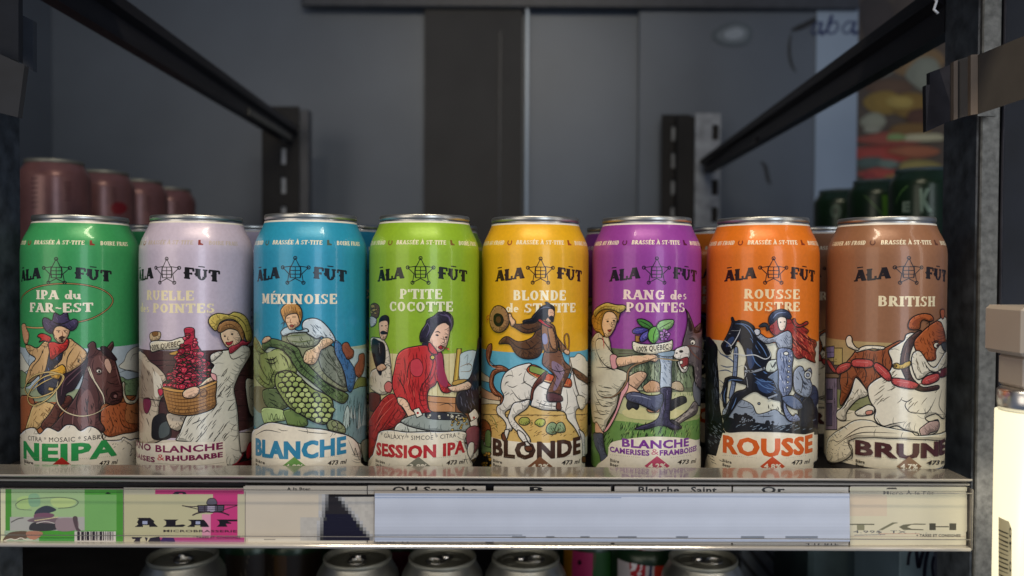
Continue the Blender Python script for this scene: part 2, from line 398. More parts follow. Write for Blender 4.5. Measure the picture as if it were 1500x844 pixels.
        ax = min(v[0] for v in V); bx = max(v[0] for v in V)
        if rot:       # vertical text: x0,x1 = base/top picture x ; yb,h = start and end picture y
            pts = [s.P(x0 + (x1 - x0) * v[1] / .72, yb + (h - yb) * (v[0] - ax) / (bx - ax)) for v in V]
        else:
            s0, z0 = s.P(x0, yb); s1, z1 = s.P(x1, yb1 if yb1 is not None else yb); H = h * s.sc * s.k
            if yb1 is None: z0 = z1 = s.P((x0 + x1) / 2, yb)[1]
            pts = []
            for v in V:
                t = (v[0] - ax) / (bx - ax); pts.append((s0 + (s1 - s0) * t, z0 + (z1 - z0) * t + v[1] / .72 * H + arc * 4 * t * (1 - t) * s.sc * s.k))
        pl = []
        for f in Fc:
            q = [pts[i] for i in f]
            if len(q) > 3:
                for tr in tessellate_polygon([[Vector((p[0], p[1], 0)) for p in q]]): pl.append([q[i] for i in tr])
            else: pl.append(q)
        s.raw(pl, col)
    def build(s, name, m, parent, to3d, e, normal=None, cuts=None):
        """cuts = (step in u, list of v levels). to3d(u, v, h) -> point"""
        lay = []; V = []; Fs = []; C = []
        for i, (pl, c, b) in enumerate(s.pr):
            L = 0
            for j in range(i):
                bb = s.pr[j][2]
                if lay[j] >= L and b[0] < bb[2] and b[2] > bb[0] and b[1] < bb[3] and b[3] > bb[1]: L = lay[j] + 1
            lay.append(L)
            for p in pl:
                if area2(p) < 0: p = p[::-1]
                pieces = [p]
                if cuts:
                    st, lv = cuts; pieces = []
                    k0 = math.floor(min(q[0] for q in p) / st + 1e-6); k1 = math.ceil(max(q[0] for q in p) / st - 1e-6)
                    rest = p
                    for k in range(k0, max(k1, k0 + 1)):
                        if k < k1 - 1:
                            a = clip(rest, 0, (k + 1) * st, False); rest = clip(rest, 0, (k + 1) * st, True)
                        else: a = rest; rest = []
                        if len(a) > 2: pieces.append((a))
                        if len(rest) < 3: break
                    out = []
                    for q in pieces:
                        ylo = min(v[1] for v in q); yhi = max(v[1] for v in q)
                        for l in lv:
                            if ylo < l < yhi and len(q) > 2:
                                a = clip(q, 1, l, False); q = clip(q, 1, l, True)
                                if len(a) > 2: out.append(a)
                        if len(q) > 2: out.append(q)
                    pieces = out
                for q in pieces:
                    if abs(area2(q)) < 1e-13: continue
                    n = len(V); V += [to3d(u, v, L * e) for u, v in q]; Fs.append(tuple(range(n, n + len(q)))); C.append(c)
        me = bpy.data.meshes.new(name); me.from_pydata([v[:3] for v in V], [], Fs)
        at_ = me.color_attributes.new('Col', 'FLOAT_COLOR', 'CORNER')
        buf = []
        for f, c in zip(Fs, C): buf += list(c) * len(f)
        at_.data.foreach_set('color', buf)
        if normal:
            me.polygons.foreach_set('use_smooth', [True] * len(me.polygons))
            me.normals_split_custom_set_from_vertices([normal(v) for v in V])
        me.materials.append(m); o = bpy.data.objects.new(name, me); COL.objects.link(o)
        if parent: o.parent = parent
        s.maxlay = max(lay) if lay else 0
        return o
# ------------------------------------------------------------------ the setting
def box(name, a, b, m, bev=0., parent=None): return MB().box(a, b, bev).build(name, m, parent)
YW = 1.30
def quad_box(name, x0, x1, y0, y1, Y, th, m, parent=None, bev=0.):
    a = at(x0, y1, Y); b = at(x1, y0, Y)
    return box(name, (a.x, Y, a.z), (b.x, Y + th, b.z), m, bev, parent)
a = at(-200, 1000, YW); b = at(1258, -150, YW)
tag(box('back_wall', (a.x, YW, a.z), (b.x, YW + .03, b.z), M['panel']), kind='structure')
tag(box('lower_shelf', (-.75, .50, -.240), (.8, YW - .002, -.226), M['shelf']), kind='structure')
tag(box('main_shelf', (-.319, .4415, -.018), (.2520, YW - .004, 0.0), M['shelf']), kind='structure')
tag(box('side_shelf', (-.75, .70, -.018), (-.345, YW - .006, 0.0), M['shelf']), kind='structure')
tag(box('side_shelf', (.345, .70, -.018), (.75, YW - .006, 0.0), M['shelf']), kind='structure')
tag(box('upper_shade_slab', (-.6, .385, .345), (.6, .60, .360), M['shelf'], .001), kind='structure')  # unseen slab added above the view to shade the second can row
tag(box('side_wall', (-.78, .45, -.5), (-.76, YW - .002, .8), M['panel']), kind='structure')
# things on the back wall
o = empty('wall_panel', (at(692, 200, 1.285).x, 1.285, -.2), 'tall black panel standing in the middle of the grey cooler back', 'panel')
def child_box(name, par, a, b, m, bev=0.):
    L = par.location; return MB().box([p - q for p, q in zip(a, L)], [p - q for p, q in zip(b, L)], bev).build(name, m, par)
p0 = at(620, 700, 1.285); p1 = at(766, -60, 1.285)
child_box('board', o, (p0.x, 1.285, p0.z), (p1.x, 1.299, p1.z), mat('charcoal_panel', (.036, .036, .036, 1), .7, 0, noise=.2, nscale=8))
q0 = at(729, 700, 1.283); q1 = at(734, 45, 1.283); child_box('raised_seam', o, (q0.x, 1.281, q0.z), (q1.x, 1.2845, q1.z), M['slate'])
q0 = at(767, 700, 1.283); q1 = at(775, -60, 1.283); child_box('bright_edge', o, (q0.x, 1.281, q0.z), (q1.x, 1.2985, q1.z), M['panelw'])
o = empty('glass_panel', (at(1000, 200, 1.29).x, 1.29, -.2), 'pale blue grey panel with scratches, a painted highlight and blue script, at the right of the cooler back', 'panel')
p0 = at(931, 700, 1.288); p1 = at(1258, 12, 1.288); child_box('sheet', o, (p0.x, 1.288, p0.z), (p1.x, 1.2985, p1.z), M['panel'], .001)
p0 = at(1188, 700, 1.286); p1 = at(1257, 12, 1.286); child_box('pale_strip', o, (p0.x, 1.285, p0.z), (p1.x, 1.2875, p1.z), M['panelw'])
def planar(Y):
    def conv(x, y):
        p = at(x, y, Y); return (p.x, p.z)
    return conv
def planar_art(Y):
    A = Art(planar(Y), Y / F); A.pen = False; return A
def build_planar(A, name, m, Y, par, e=.00012):
    L = par.location if par else Vector((0, 0, 0))
    return A.build(name, m, par, lambda u, v, h: (u - L[0], Y - h - L[1], v - L[2]), e)
A = planar_art(1.284)
A.run('''
l 22305c 2.2 1189,44 1194,35 1200,33 1203,38 1199,47 1192,49 1188,45
l 22305c 4.5 1204,32 1201,44 1204,50 1209,45
l 22305c 4.5 1219,22 1214,36 1211,48
l 22305c 2.4 1212,42 1219,33 1226,33 1227,42 1220,49 1212,48
l 22305c 2.2 1251,33 1243,32 1236,38 1235,46 1241,49 1248,43
l 22305c 4.5 1253,31 1249,43 1251,49 1257,46
''')
build_planar(A, 'blue_script', M['wallprint'], 1.284, o)
A = planar_art(1.284)  # dark scuffs, plus a soft highlight painted as nested pale blobs
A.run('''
s 15181c 5 1176,14 1190,11 1204,14
s 15181c 7 1160,44 1180,36 1210,20
s 23282c 3 1160,48 1157,70 1160,92 1167,105
s 2b3036 4 1115,236 1122,244 1126,262 1130,270
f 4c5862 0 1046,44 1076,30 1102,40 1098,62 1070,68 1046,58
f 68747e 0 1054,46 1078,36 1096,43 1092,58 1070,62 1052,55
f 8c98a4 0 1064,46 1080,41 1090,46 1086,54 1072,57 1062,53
''')
build_planar(A, 'scuffs_and_highlight', M['wallprint'], 1.2865, o)
o2 = MB()
p0 = at(440, 8, 1.27); p1 = at(1262, -30, 1.27); o2.box((p0.x, 1.276, p0.z), (p1.x, 1.284, p1.z), .003)
tag(o2.build('top_rail', M['slate']), 'thin dark rail running across the top of the cooler back', 'rail')
# blurred coloured wrap beyond the opening on the right
A = planar_art(1.7)
A.run('p 6a5c4c 0 1230,-120 1500,-120 1500,420 1230,420')
rnd = random.Random(3)
for x, y, rx, ry, c in [(1285, 30, 30, 40, '4a4038'), (1335, 10, 26, 20, '54483c'), (1340, 90, 40, 24, '8c7048'), (1285, 100, 26, 16, '7a7a68'), (1300, 130, 34, 14, '6a5038'), (1355, 110, 26, 30, '8a8c78'),
        (1300, 150, 34, 17, '9a7c34'), (1335, 155, 28, 20, '8a6c2c'), (1318, 150, 20, 10, 'b49a4c'), (1280, 178, 20, 12, '9c9a80'), (1350, 172, 26, 12, '5c3c28'), (1330, 190, 34, 10, '80602c'), (1276, 190, 14, 6, 'a09c84'),
        (1300, 205, 50, 10, 'a0503c'), (1350, 202, 34, 7, 'c4bc94'), (1310, 202, 16, 6, '88a060'), (1290, 225, 48, 12, 'b04838'), (1340, 222, 40, 10, 'a86440'), (1275, 238, 20, 9, '58685c'), (1300, 240, 18, 7, '748474'),
        (1285, 255, 34, 8, 'b44c3c'), (1345, 245, 34, 12, '9c8c4c'), (1330, 262, 40, 8, '98743c'), (1272, 262, 10, 12, 'a04038')]:
    for k in range(3):
        A.f([(x + rx * (1 - .22 * k) * rnd.uniform(.75, 1.15) * math.cos(t), y + ry * (1 - .22 * k) * rnd.uniform(.75, 1.15) * math.sin(t)) for t in [i * math.pi / 4 for i in range(8)]],
            tuple(v * (1.15 + .10 * k) + .012 for v in rgb(c)[:3]) + (1,))
tag(build_planar(A, 'printed_wrap', M['wallprint'], 1.7, None, .0003), 'blurred sheet of red, ochre and green fruit pictures beyond the right opening', 'poster')
# ------------------------------------------------------------------ shelving frame
XL, XR = -.32, .2955
t = empty('shelf_post', (XR, .5, -.45), 'dark steel post with galvanised front edge beside the brown can', 'post')
child_box('side_face', t, (XR, .5012, -.45), (XR + .012, .541, .65), M['dark'], .0008)
child_box('galvanised_edge', t, (XR + .0004, .4975, -.45), (XR + .0125, .5010, .65), M['galv'], .0008)
child_box('edge_bead', t, (XR + .0128, .496, -.45), (XR + .0146, .503, .65), M['rail'], .0006)
child_box('door_panel', t, (XR + .0150, .515, -.45), (XR + .12, .53, .65), M['navy'])
hk = MB().tube([at(1364, -10, .49), at(1372, 2, .49), at(1368, 14, .49), at(1374, 20, .49)], .0009)
tag(hk.build('wire_hook', M['wire']), 'small white wire hook beside the right post at the top edge', 'hook')
t = empty('shelf_post', (XL, .5, -.45), 'slate grey post left of the green can', 'post')
child_box('side_face', t, (XL - .02, .46, -.45), (XL, .512, .65), M['dark'], .0008)
child_box('front_face', t, (XL - .09, .455, -.45), (XL - .0205, .4595, .65), M['slate'], .0008)
# rails that carry the shelf above, running back
def rail(x, z0a, z1a, z0b, z1b, ya, yb, label, lit):
    s = 1 if x < 0 else -1
    t = empty('shelf_rail', (x, ya, CAMZ + z0a), label, 'rail', 'rails running back under the top shelf')
    L = t.location; m = MB(); w = .012
    vs = []
    for y, a, b in ((ya, z0a, z1a), (yb, z0b, z1b)):
        vs += [(x - s * w, y, CAMZ + a), (x, y, CAMZ + a), (x, y, CAMZ + a + (b - a) * .55), (x + s * .006, y, CAMZ + a + (b - a) * .7), (x + s * .006, y, CAMZ + b), (x - s * w, y, CAMZ + b)]
    m.add([Vector(v) - L for v in vs], [(0, 1, 2, 3, 4, 5), (11, 10, 9, 8, 7, 6)] + [(i, i + 6, (i + 1) % 6 + 6, (i + 1) % 6) for i in range(6)])
    m.build('beam', M['rail'], t)
    m = MB(); m.add([Vector(v) - L for v in ((x + s * .0006, .95, CAMZ + z0b + .001), (x + s * .0006, yb - .02, CAMZ + z0b + .001), (x + s * .0006, yb - .02, CAMZ + z0b + .011), (x + s * .0006, .95, CAMZ + z0b + .011),
                                             (x + s * .0026, .95, CAMZ + z0b + .002), (x + s * .0026, yb - .02, CAMZ + z0b + .002), (x + s * .0026, yb - .02, CAMZ + z0b + .009), (x + s * .0026, .95, CAMZ + z0b + .009))],
                    [(0, 1, 2, 3), (4, 5, 6, 7), (0, 4, 5, 1), (1, 5, 6, 2), (2, 6, 7, 3), (3, 7, 4, 0)])
    m.build('lower_lip', M['galv'] if lit else M['rail'], t)  # lit rail end: its highlight is put into the colour as paler steel
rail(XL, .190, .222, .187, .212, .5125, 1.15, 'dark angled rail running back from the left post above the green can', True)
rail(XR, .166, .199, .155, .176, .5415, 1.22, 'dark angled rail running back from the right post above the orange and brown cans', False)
def slotted(x0, x1, ytop, Y, label, m, slots, dark):
    a = at(x0, 700, Y); b = at(x1, ytop, Y); t = empty('slotted_post', ((a.x + b.x) / 2, Y, -.2), label, 'post'); L = t.location
    sx0, sx1 = slots; c0 = at(sx0, 300, Y).x; c1 = at(sx1, 300, Y).x
    bm = MB()
    def bx(ax, bx_, az, bz): bm.box((ax - L.x, 0, az - L.z), (bx_ - L.x, .003, bz - L.z))
    bx(a.x, c0, a.z, b.z); bx(c1, b.x, a.z, b.z)
    z = b.z - .018; zt = b.z
    while z > a.z + .03:
        bx(c0, c1, z, zt); zt = z - .024; z -= .043
    bx(c0, c1, a.z, zt)
    bm.build('slotted_face', m, t)
    child_box('slot_backing', t, (a.x + .001, Y + .0045, a.z), (b.x - .001, Y + .006, b.z - .001), M['black'] if x0 == 1014 else M['coolst'])
    if x0 == 965: return t
    s = 1 if x0 < 750 else -1
    xs = b.x if s > 0 else a.x
    child_box('return_flange', t, (xs - (0.0 if s > 0 else .028), Y + .0032, a.z), (xs + (.014 if s > 0 else 0.0), Y + .02, b.z - .004), M[dark], .001)
    return t
slotted(384, 438, 156, 1.16, 'dark slotted upright at the cooler back where the left rail ends', M['black'], (411, 419), 'slate')
slotted(1014, 1056, 166, 1.235, 'pale slotted steel upright at the cooler back where the right rail ends', M['coolst'], (1042, 1052), 'black')
slotted(965, 1011, 168, 1.262, 'black slotted strip beside the pale slotted upright', M['black'], (983, 990), 'black')
# clips and brackets
def prism_px(name, pts, Y0, Y1, m, par):
    q = [at(x, y, Y0) for x, y in pts]; L = par.location; b = MB()
    b.prism([(p.x - L.x, p.z - L.z) for p in q], Y0 - L.y, Y1 - L.y); return b.build(name, m, par)
t = empty('price_rail_clip', at(1430, 190, .47), 'grey brown plastic clip and price rail end wrapped around the right post', 'clip')
def slant(name, pts, m, par, th=.004):
    """pts = (px, py, Y) outline, given thickness along depth"""
    q = [at(x, y, Y) - par.location for x, y, Y in pts]; n = len(q); b = MB()
    vs = q + [p + Vector((0, th, 0)) for p in q]
    b.add(vs, [tuple(range(n)), tuple(range(2 * n - 1, n - 1, -1))] + [(i, i + n, (i + 1) % n + n, (i + 1) % n) for i in range(n)])
    return b.build(name, m, par)
slant('back_plate', [(1356, 125, .492), (1362, 124, .492), (1362, 106, .492), (1376, 101, .49), (1399, 92, .485), (1399, 174, .485), (1357, 193, .492)], M['rail'], t)
slant('clip_face', [(1397, 90, .470), (1424, 81, .462), (1424, 168, .462), (1397, 175, .470)], M['taupe'], t)
slant('fold', [(1422, 80.5, .458), (1433, 79.5, .456), (1433, 167, .456), (1422, 168.5, .458)], M['foldm'], t, .003)
slant('clip_edge', [(1397, 90.5, .467), (1403, 88, .466), (1403, 174, .466), (1397, 176, .467)], M['foldm'], t, .003)
slant('rail_strip', [(1434, 80, .455), (1560, 28, .395), (1560, 125, .395), (1434, 167, .455)], M['taupe'], t)
slant('metal_tab', [(1432, 165, .490), (1460, 158, .490), (1460, 170, .490), (1432, 170, .490)], M['galv'], t, .003)
t = empty('shelf_clip', at(20, 170, .45), 'slate grey plastic clip on the left post at the top left edge', 'clip')
slant('upper_plate', [(-30, -30, .45), (27, -30, .45), (27, 90, .45), (-30, 70, .45)], M['clipm'], t)
slant('lower_plate', [(-30, 66, .44), (36, 96, .44), (26, 172, .44), (-30, 158, .44)], M['clipm'], t)
slant('narrow_tab', [(32, 22, .462), (48, 30, .462), (48, 104, .462), (32, 94, .462)], M['slate'], t)
# ------------------------------------------------------------------ price channel on the shelf front
YC = .4185
xl, xr = -.45, at(1417, 750, .42).x
t = empty('price_channel', (0, YC, .0), 'clear plastic price channel along the shelf front, holding the tickets', 'price rail')
zt = at(750, 699.5, .416).z
child_box('top_ledge', t, (xl, .4165, zt - .0014), (xr, .4395, zt), M['clear'], .0005)
child_box('front_lip', t, (xl, .4152, zt - .0007), (xr, .4163, zt + .0004), M['bead'], .0004)
z1 = at(750, 712, YC).z
child_box('groove', t, (xl, .4215, z1 + .0002), (xr, .4225, zt - .0016), M['groove'])
zm = at(750, 707, .418).z
child_box('bead', t, (xl, .4175, zm - .0005), (xr, .4212, zm + .0006), M['bead'], .0004)
z0 = at(750, 801, YC).z
child_box('back_plate', t, (xl, .4213, z0), (xr, .4226, z1), M['groove'])
child_box('bottom_bead', t, (xl, .4150, z0 - .0004), (xr, .4211, z0 + .0016), M['bead'], .0006)
child_box('end_cap', t, (xr + .0001, .4160, z0), (xr + .0010, .4225, z1), M['clear'], .0003)
for k, yy in enumerate((720, 788)):
    zz = at(750, yy, .4155).z
    child_box('clear_ridge', t, (xl, .41595, zz - .00018), (xr, .41625, zz + .00018), M['clear'])
YT = .4192
def ticket(x0, x1, y0, y1, label, bg, art=None, Y=YT, th=.0006, name='price_ticket', group='tickets in the price channel', cat='price ticket'):
    c = at((x0 + x1) / 2, y1, Y); t = empty(name, c, label, cat, group)
    p = at(x0, y1, Y); q = at(x1, y0, Y)
    child_box('card', t, (p.x, Y, p.z), (q.x, Y + th, q.z), M['beige'])
    A = planar_art(Y - .00008); A.run('p %s 0 %g,%g %g,%g %g,%g %g,%g' % (bg, x0 + .3, y0 + .3, x1 - .3, y0 + .3, x1 - .3, y1 - .3, x0 + .3, y1 - .3))
    if art: art(A)
    build_planar(A, 'printed_face', M['paper'], Y - .00008, t, .000012)
    return t
rt = random.Random(11)
def art_green(A):
    A.zoom(0, 700, 7.5)
    A.run('''
p dfe0b8 0 8,122 60,122 60,755 8,755
p 52aa3c 0 430,125 1280,125 1280,755 430,755
p 4aa044 0 430,660 830,660 830,755 430,755
p 7cb868 0 930,185 1280,185 1280,580 930,580
p a8c890 0 125,125 930,125 930,430 125,430
p b8b8b0 0 110,430 930,430 930,580 110,580
p a8c0a4 0 50,580 430,580 430,755 50,755
f b4d488 0 190,230 300,200 380,260 300,350 200,330
f c4dc90 0 560,240 700,220 840,260 760,320 600,320
f 8cb890 0 320,190 420,180 440,300 330,310
l 6a7a60 8 170,290 250,240 420,225 640,215 800,230 860,270 800,320 640,335
l 7c9070 7 170,290 200,340 350,355
f 3c4450 0 380,400 420,340 520,305 620,350 560,380 480,400
f 80586c 0 380,400 520,385 600,410 520,460 400,470
f 3c3c40 0 320,560 350,500 480,470 620,500 640,560 500,585 360,580
f 7c6a70 0 300,470 420,430 600,440 700,460 600,500 400,490
f a08c90 0 620,460 780,440 860,480 840,570 640,580
f 5c4c50 0 800,440 850,430 860,540 890,580 840,575
l 5c5a54 10 120,490 200,450 260,440
l dccfa0 8 380,470 520,450 640,430
l cfc8c0 8 400,500 500,480 600,500
f 6c5848 0 30,690 80,620 160,590 300,590 300,660 200,680 100,670
f c08870 0 300,590 440,590 470,620 380,680 300,650
l efe8d8 8 50,690 120,670 170,680 230,660 290,680 360,680
p d9d4cc 0 820,588 1275,588 1275,740 820,740
''')
    x = 850
    while x < 1240:
        wd = rt.choice([8, 12, 20, 30]); A.run('p 2c2630 0 %g,590 %g,590 %g,688 %g,688' % (x, x + wd, x + wd, x)); x += wd + rt.choice([7, 9, 14])
    A.sans('0  77896  01016  9', 822, 1270, 738, 40, '3a3a40')
    A.run('p 101814 0 1150,178 1185,155 1225,178\np 204820 0 0,157 1350,157 1350,161 0,161\np 204820 0 420,656 820,656 820,660 420,660')
ticket(1, 180.5, 716, 800, 'green ticket with a blurred rider picture and a barcode, leftmost in the channel', '4f9c38', art_green)
def art_pink(A):
    A.zoom(180, 700, 7.5)
    A.run('''
p c9c49c 0 14,185 990,185 990,650 14,650
p d0407c 0 355,120 1330,120 1330,180 355,180
p cf3f80 0 990,180 1260,180 1260,660 965,660 965,400 990,390
p b84880 0 370,655 1335,655 1335,750 350,750
p b070a0 0 380,690 1335,690 1335,700 380,700
p a06898 0 370,720 1335,720 1335,730 370,730
p e4a0b8 0 870,400 965,400 965,650 870,650
p 8c1850 0 355,152 1310,152 1310,157 355,157
p 2c1430 0 545,180 570,158 600,150 660,150 690,162 700,180 660,180 655,168 620,168 610,180
l 30202c 9 650,305 760,318 960,300 1260,300
l 30202c 7 650,305 830,345
l 30202c 7 1255,305 1110,350
f 6a6470 4 925,290 940,235 985,225 1020,240 1030,290
p 5c5868 6 825,305 1112,305 1105,365 980,380 830,372
p b0a8bc 0 930,310 1010,310 1010,370 930,370
l 30202c 5 830,330 1110,330
l 30202c 5 830,350 1110,350
l 30202c 8 900,308 900,374
l 30202c 8 1040,308 1040,374
l 30202c 12 765,412 830,385 960,370
l 30202c 12 1170,410 1090,380 1000,372
p 17121c 0 130,540 170,510 155,490 175,455 155,440 300,440 345,475 340,495 385,538 290,540 290,520 220,520 220,540
p a8b0cc 0 215,475 270,475 270,510 215,510
p 17121c 0 445,458 610,458 580,478 580,520 660,512 690,520 660,540 440,540 475,515 475,480
p 17121c 0 712,460 890,460 925,500 950,540 850,540 850,522 790,522 790,540 705,538 750,510 750,480
p a8b0cc 0 800,478 850,478 850,510 800,510
p 17121c 0 1030,458 1258,458 1258,478 1150,480 1190,492 1190,505 1130,505 1150,538 1030,538 1060,510 1060,480
''')
    A.sans('MICROBRASSERIE', 445, 1255, 598, 26, '2c2028', bold=.02)
    A.sans('* TAXES ET CONSIGNES', 770, 1290, 668, 24, '2c1c30', bold=.02)
    A.run('''
p 1c1630 0 95,652 215,652 190,672 190,700 255,700 240,652 275,660 255,712 240,745 170,745 130,745 120,700 140,672 105,672
p 1c1630 0 270,712 300,660 400,645 420,700 380,745 270,745
p 3c2060 0 400,712 440,655 560,660 575,700 540,740 400,745
p c9c0a8 0 100,706 570,706 570,712 100,712''')
ticket(181.5, 359, 715, 799.5, 'cream and magenta ticket with a squashed star and black lettering', 'cbc4a6', art_pink)
def art_mosaic(A):
    A.zoom(450, 660, 3)
    A.run('p dccfb8 0 -280,158 260,158 260,180 -280,180\np d3c8b4 0 -270,180 260,180 260,385 -270,385')
    A.sans("A la Bter", -90, 15, 176, 14, '22201c', bold=.03)
    A.run('p e2dac8 0 -260,386 260,386 260,412 -260,412\nl 8a8074 3 -190,391 -140,391')
    def sh(x, y):
        if y < 20 and x < 60 and y > 0: base = .5
        return None
    g = 14.5; y = 192
    while y < 384:
        x = -30 if y > 280 else 50
        while x < 296:
            l = 50 + (384 - y) * .18; r = 136 + (y - 192) * .78
            d = min(x + g / 2 - l, r - x - g / 2)
            if d > g: c = (.008, .007, .022) if y > 270 else (.02, .017, .02)
            elif d > -g: k = .5 + d / (2 * g); c = tuple(.55 * (1 - k) + .02 * k for _ in range(3))
            else: v = .55 + rt.uniform(-.03, .03); c = (v, v * .95, v * .85)
            A.raw([[A.P(x, y), A.P(x, y + g), A.P(x + g, y + g), A.P(x + g, y)]], tuple(c) + (1,)); x += g
        y += g
    A.run('p 17120f 0 100,192 298,192 298,203 100,203')
ticket(359.5, 537.5, 712, 799, 'cream ticket with a large dark pixel block at its right end', 'd4c9b4', art_mosaic)
def plain(txt, x0, x1, low=None, lx=None):
    def fn(A):
        A.sans(txt, x0, x1, 722, 9, '14110f', bold=.03)
        if low: A.sans(low, lx[0], lx[1], 799, 8, '2a2a30', bold=.02)
        A.run('l 8a7c74 .7 %g,791 %g,791\nl a89c90 .7 %g,795 %g,795' % (x0 - 60, x0 + 110, x0 - 60, x0 + 110))
    return fn
ticket(538.5, 711.5, 712, 799, 'cream ticket with handwriting peeping above the blue grey strip, under the lime can', 'd9cdb9', plain('Old Sam the', 575, 700, 'BIERE 11', (548, 598)))
ticket(723, 895, 713, 799, 'cream ticket hidden behind the blue grey strip, under the yellow can', 'ddd2be', plain('. B.', 752, 806))
ticket(900, 1071.5, 713, 799, 'cream ticket hidden behind the blue grey strip, under the purple can', 'd9cfbf', plain('Blanche . Saint', 935, 1050))
ticket(1073.5, 1243, 713.5, 799, 'cream ticket hidden behind the blue grey strip, under the orange can', 'd9d2c4', plain('. Or', 1100, 1150, '4 17 BTL', (1180, 1228)))
def art_last(A):
    A.zoom(1230, 700, 7.5)
    A.run('''p dfd6b8 0 110,105 1400,105 1400,145 110,145
p 8a8070 0 110,147 1400,147 1400,152 110,152
p 3a3028 0 510,125 530,108 620,108 630,125
p dcd3b4 0 110,182 1400,182 1400,590 110,590
p dbc8ac 0 110,182 520,182 520,420 110,420''')
    A.sans('Micro À la Fût', 480, 1035, 184, 38, '22262e', bold=.01)
    A.run('''p ded5b6 0 470,182 1060,182 1060,192 470,192
p 6c6850 0 110,505 380,505 380,518 110,518
p 8c8868 0 190,518 272,518 272,575 190,575
p 7c785c 0 430,570 470,575 600,505 640,498 630,490 580,490
p 6c6850 0 950,505 830,502 700,515 650,540 700,572 920,576 920,566 790,560 740,540 790,515 940,516
p 4c4838 0 985,500 1055,500 1055,575 985,575
p 4c4838 0 1055,532 1200,532 1200,543 1055,543
p 4c4838 0 1205,500 1280,500 1280,575 1205,575
p c08870 0 430,612 880,612 880,618 430,618
p c8b098 0 110,640 1380,640 1380,646 110,646
p 2a2a60 0 160,628 500,622 500,627 160,633''')
    A.sans('4.99$  TX  .  .', 150, 960, 608, 30, '2c3046')
    A.sans('+ TAXES ET CONSIGNES', 840, 1330, 648, 30, '2c2a28', bold=.03)
ticket(1245, 1415.5, 713, 799, 'cream ticket with TICH letters and small print, rightmost in the channel', 'dcd3b6', art_last)
def art_blue(A):
    for i in range(40):
        y = 723 + i * 1.75; v = .66 + .04 * math.sin(i * .35) + rt.uniform(-.02, .02); c = (v * .88, v * .95, v * 1.10, 1)
        A.raw([[A.P(549, y), A.P(549, y + 1.75), A.P(1244.5, y + 1.75), A.P(1244.5, y)]], c)
    A.run('p 8ca0c0 0 549,728.5 910,728.5 910,729.6 549,729.6\np 5c6878 0 549,783 765,783 765,784 549,784')
    for x in (750, 800, 850, 905, 918, 990, 1085, 1100, 1150, 1170):
        w_ = rt.uniform(12, 34); A.run('p 7c8490 0 %g,785 %g,785 %g,788 %g,788' % (x, x + w_, x + w_, x))
ticket(549, 1244.5, 722.5, 793, 'long pale blue grey bar standing for a blurred-out band over the tickets in the middle', 'b8c0cc', art_blue, Y=.4172, th=.0004, name='blur_bar', group=None, cat='blur bar')  # stands for a blurred-out band, not a real paper insert
# ------------------------------------------------------------------ lit tube on the right
YB = .40
cx = at(1462, 700, YB).x + .0145
t = empty('light_tube', (cx, YB, -.45), 'bright vertical light tube with barcode sticker, in its beige holder at the right edge', 'light tube')
zt = at(1480, 602, YB).z; zc = at(1480, 572, YB).z; zs = at(1480, 520, YB).z; zz = at(1480, 448, YB).z
MB().lathe([(.0001, 0), (.0145, 0), (.0145, zt + .45), (.0001, zt + .45)]).build('tube', M['tube'], t)
MB().lathe([(.0001, zt + .4502), (.0132, zt + .4502), (.0138, zt + .454), (.0138, zc + .45), (.0120, zc + .4515), (.0001, zc + .4515)]).build('metal_cap', M['alu'], t)
m = MB().box((-.0085, -.010, zc + .4517), (.03, .012, zs + .45), .0015); m.box((-.0125, -.0145, zs + .4502), (.04, .018, zz + .45), .002)
ho = m.build('holder', M['beige'], t)
for yy in (474, 494):
    p = at(1475, yy, YB - .016)
    MB().lathe([(.0001, -.0006), (.0017, -.0006), (.0017, .0005), (.0001, .0009)], 16).build('screw', M['brass'], ho)
    s = bpy.data.objects[ho.children[-1].name] if ho.children else None
    for ch in ho.children:
        if not ch.get('d'): ch['d'] = 1; ch.rotation_euler = (math.radians(90), 0, 0); ch.location = (-.0085, -.0149, p.z + .45)
for ch in ho.children: del ch['d']
def tube_conv(x, y):
    d = ray(x, y); C = Vector((cx, YB, 0)); o_ = CO
    a = d.x ** 2 + d.y ** 2; bq = 2 * (d.x * (o_.x - cx) + d.y * (o_.y - YB)); c = (o_.x - cx) ** 2 + (o_.y - YB) ** 2 - .0146 ** 2
    D = max(bq * bq - 4 * a * c, 0); tt = (-bq - math.sqrt(D)) / 2 / a; p = o_ + d * tt
    return (math.atan2(p.x - cx, -(p.y - YB)) * .0146, p.z)
A = Art(tube_conv, .38 / F, dict(r=.0146)); A.sc = 1
A.run('p cfc49a 0 1463,757 1478,764 1482,775 1482,846 1463,846')
for i in range(11):
    y = 775 + i * 6.5; A.run('p 3c382c 0 1463,%g 1477,%g 1477,%g 1463,%g' % (y, y + 6, y + 6 + rt.choice([1, 2, 3]), y + rt.choice([1.5, 2.5])))
A.sans('0 40', 1478.5, 1482, 838, 772, '3c382c', rot=True)
A.build('barcode_sticker', M['paper'], t, lambda u, v, h: ((.0147 + h) * math.sin(u / .0146), -(.0147 + h) * math.cos(u / .0146), v + .45), .00002, None, (.0006, []))
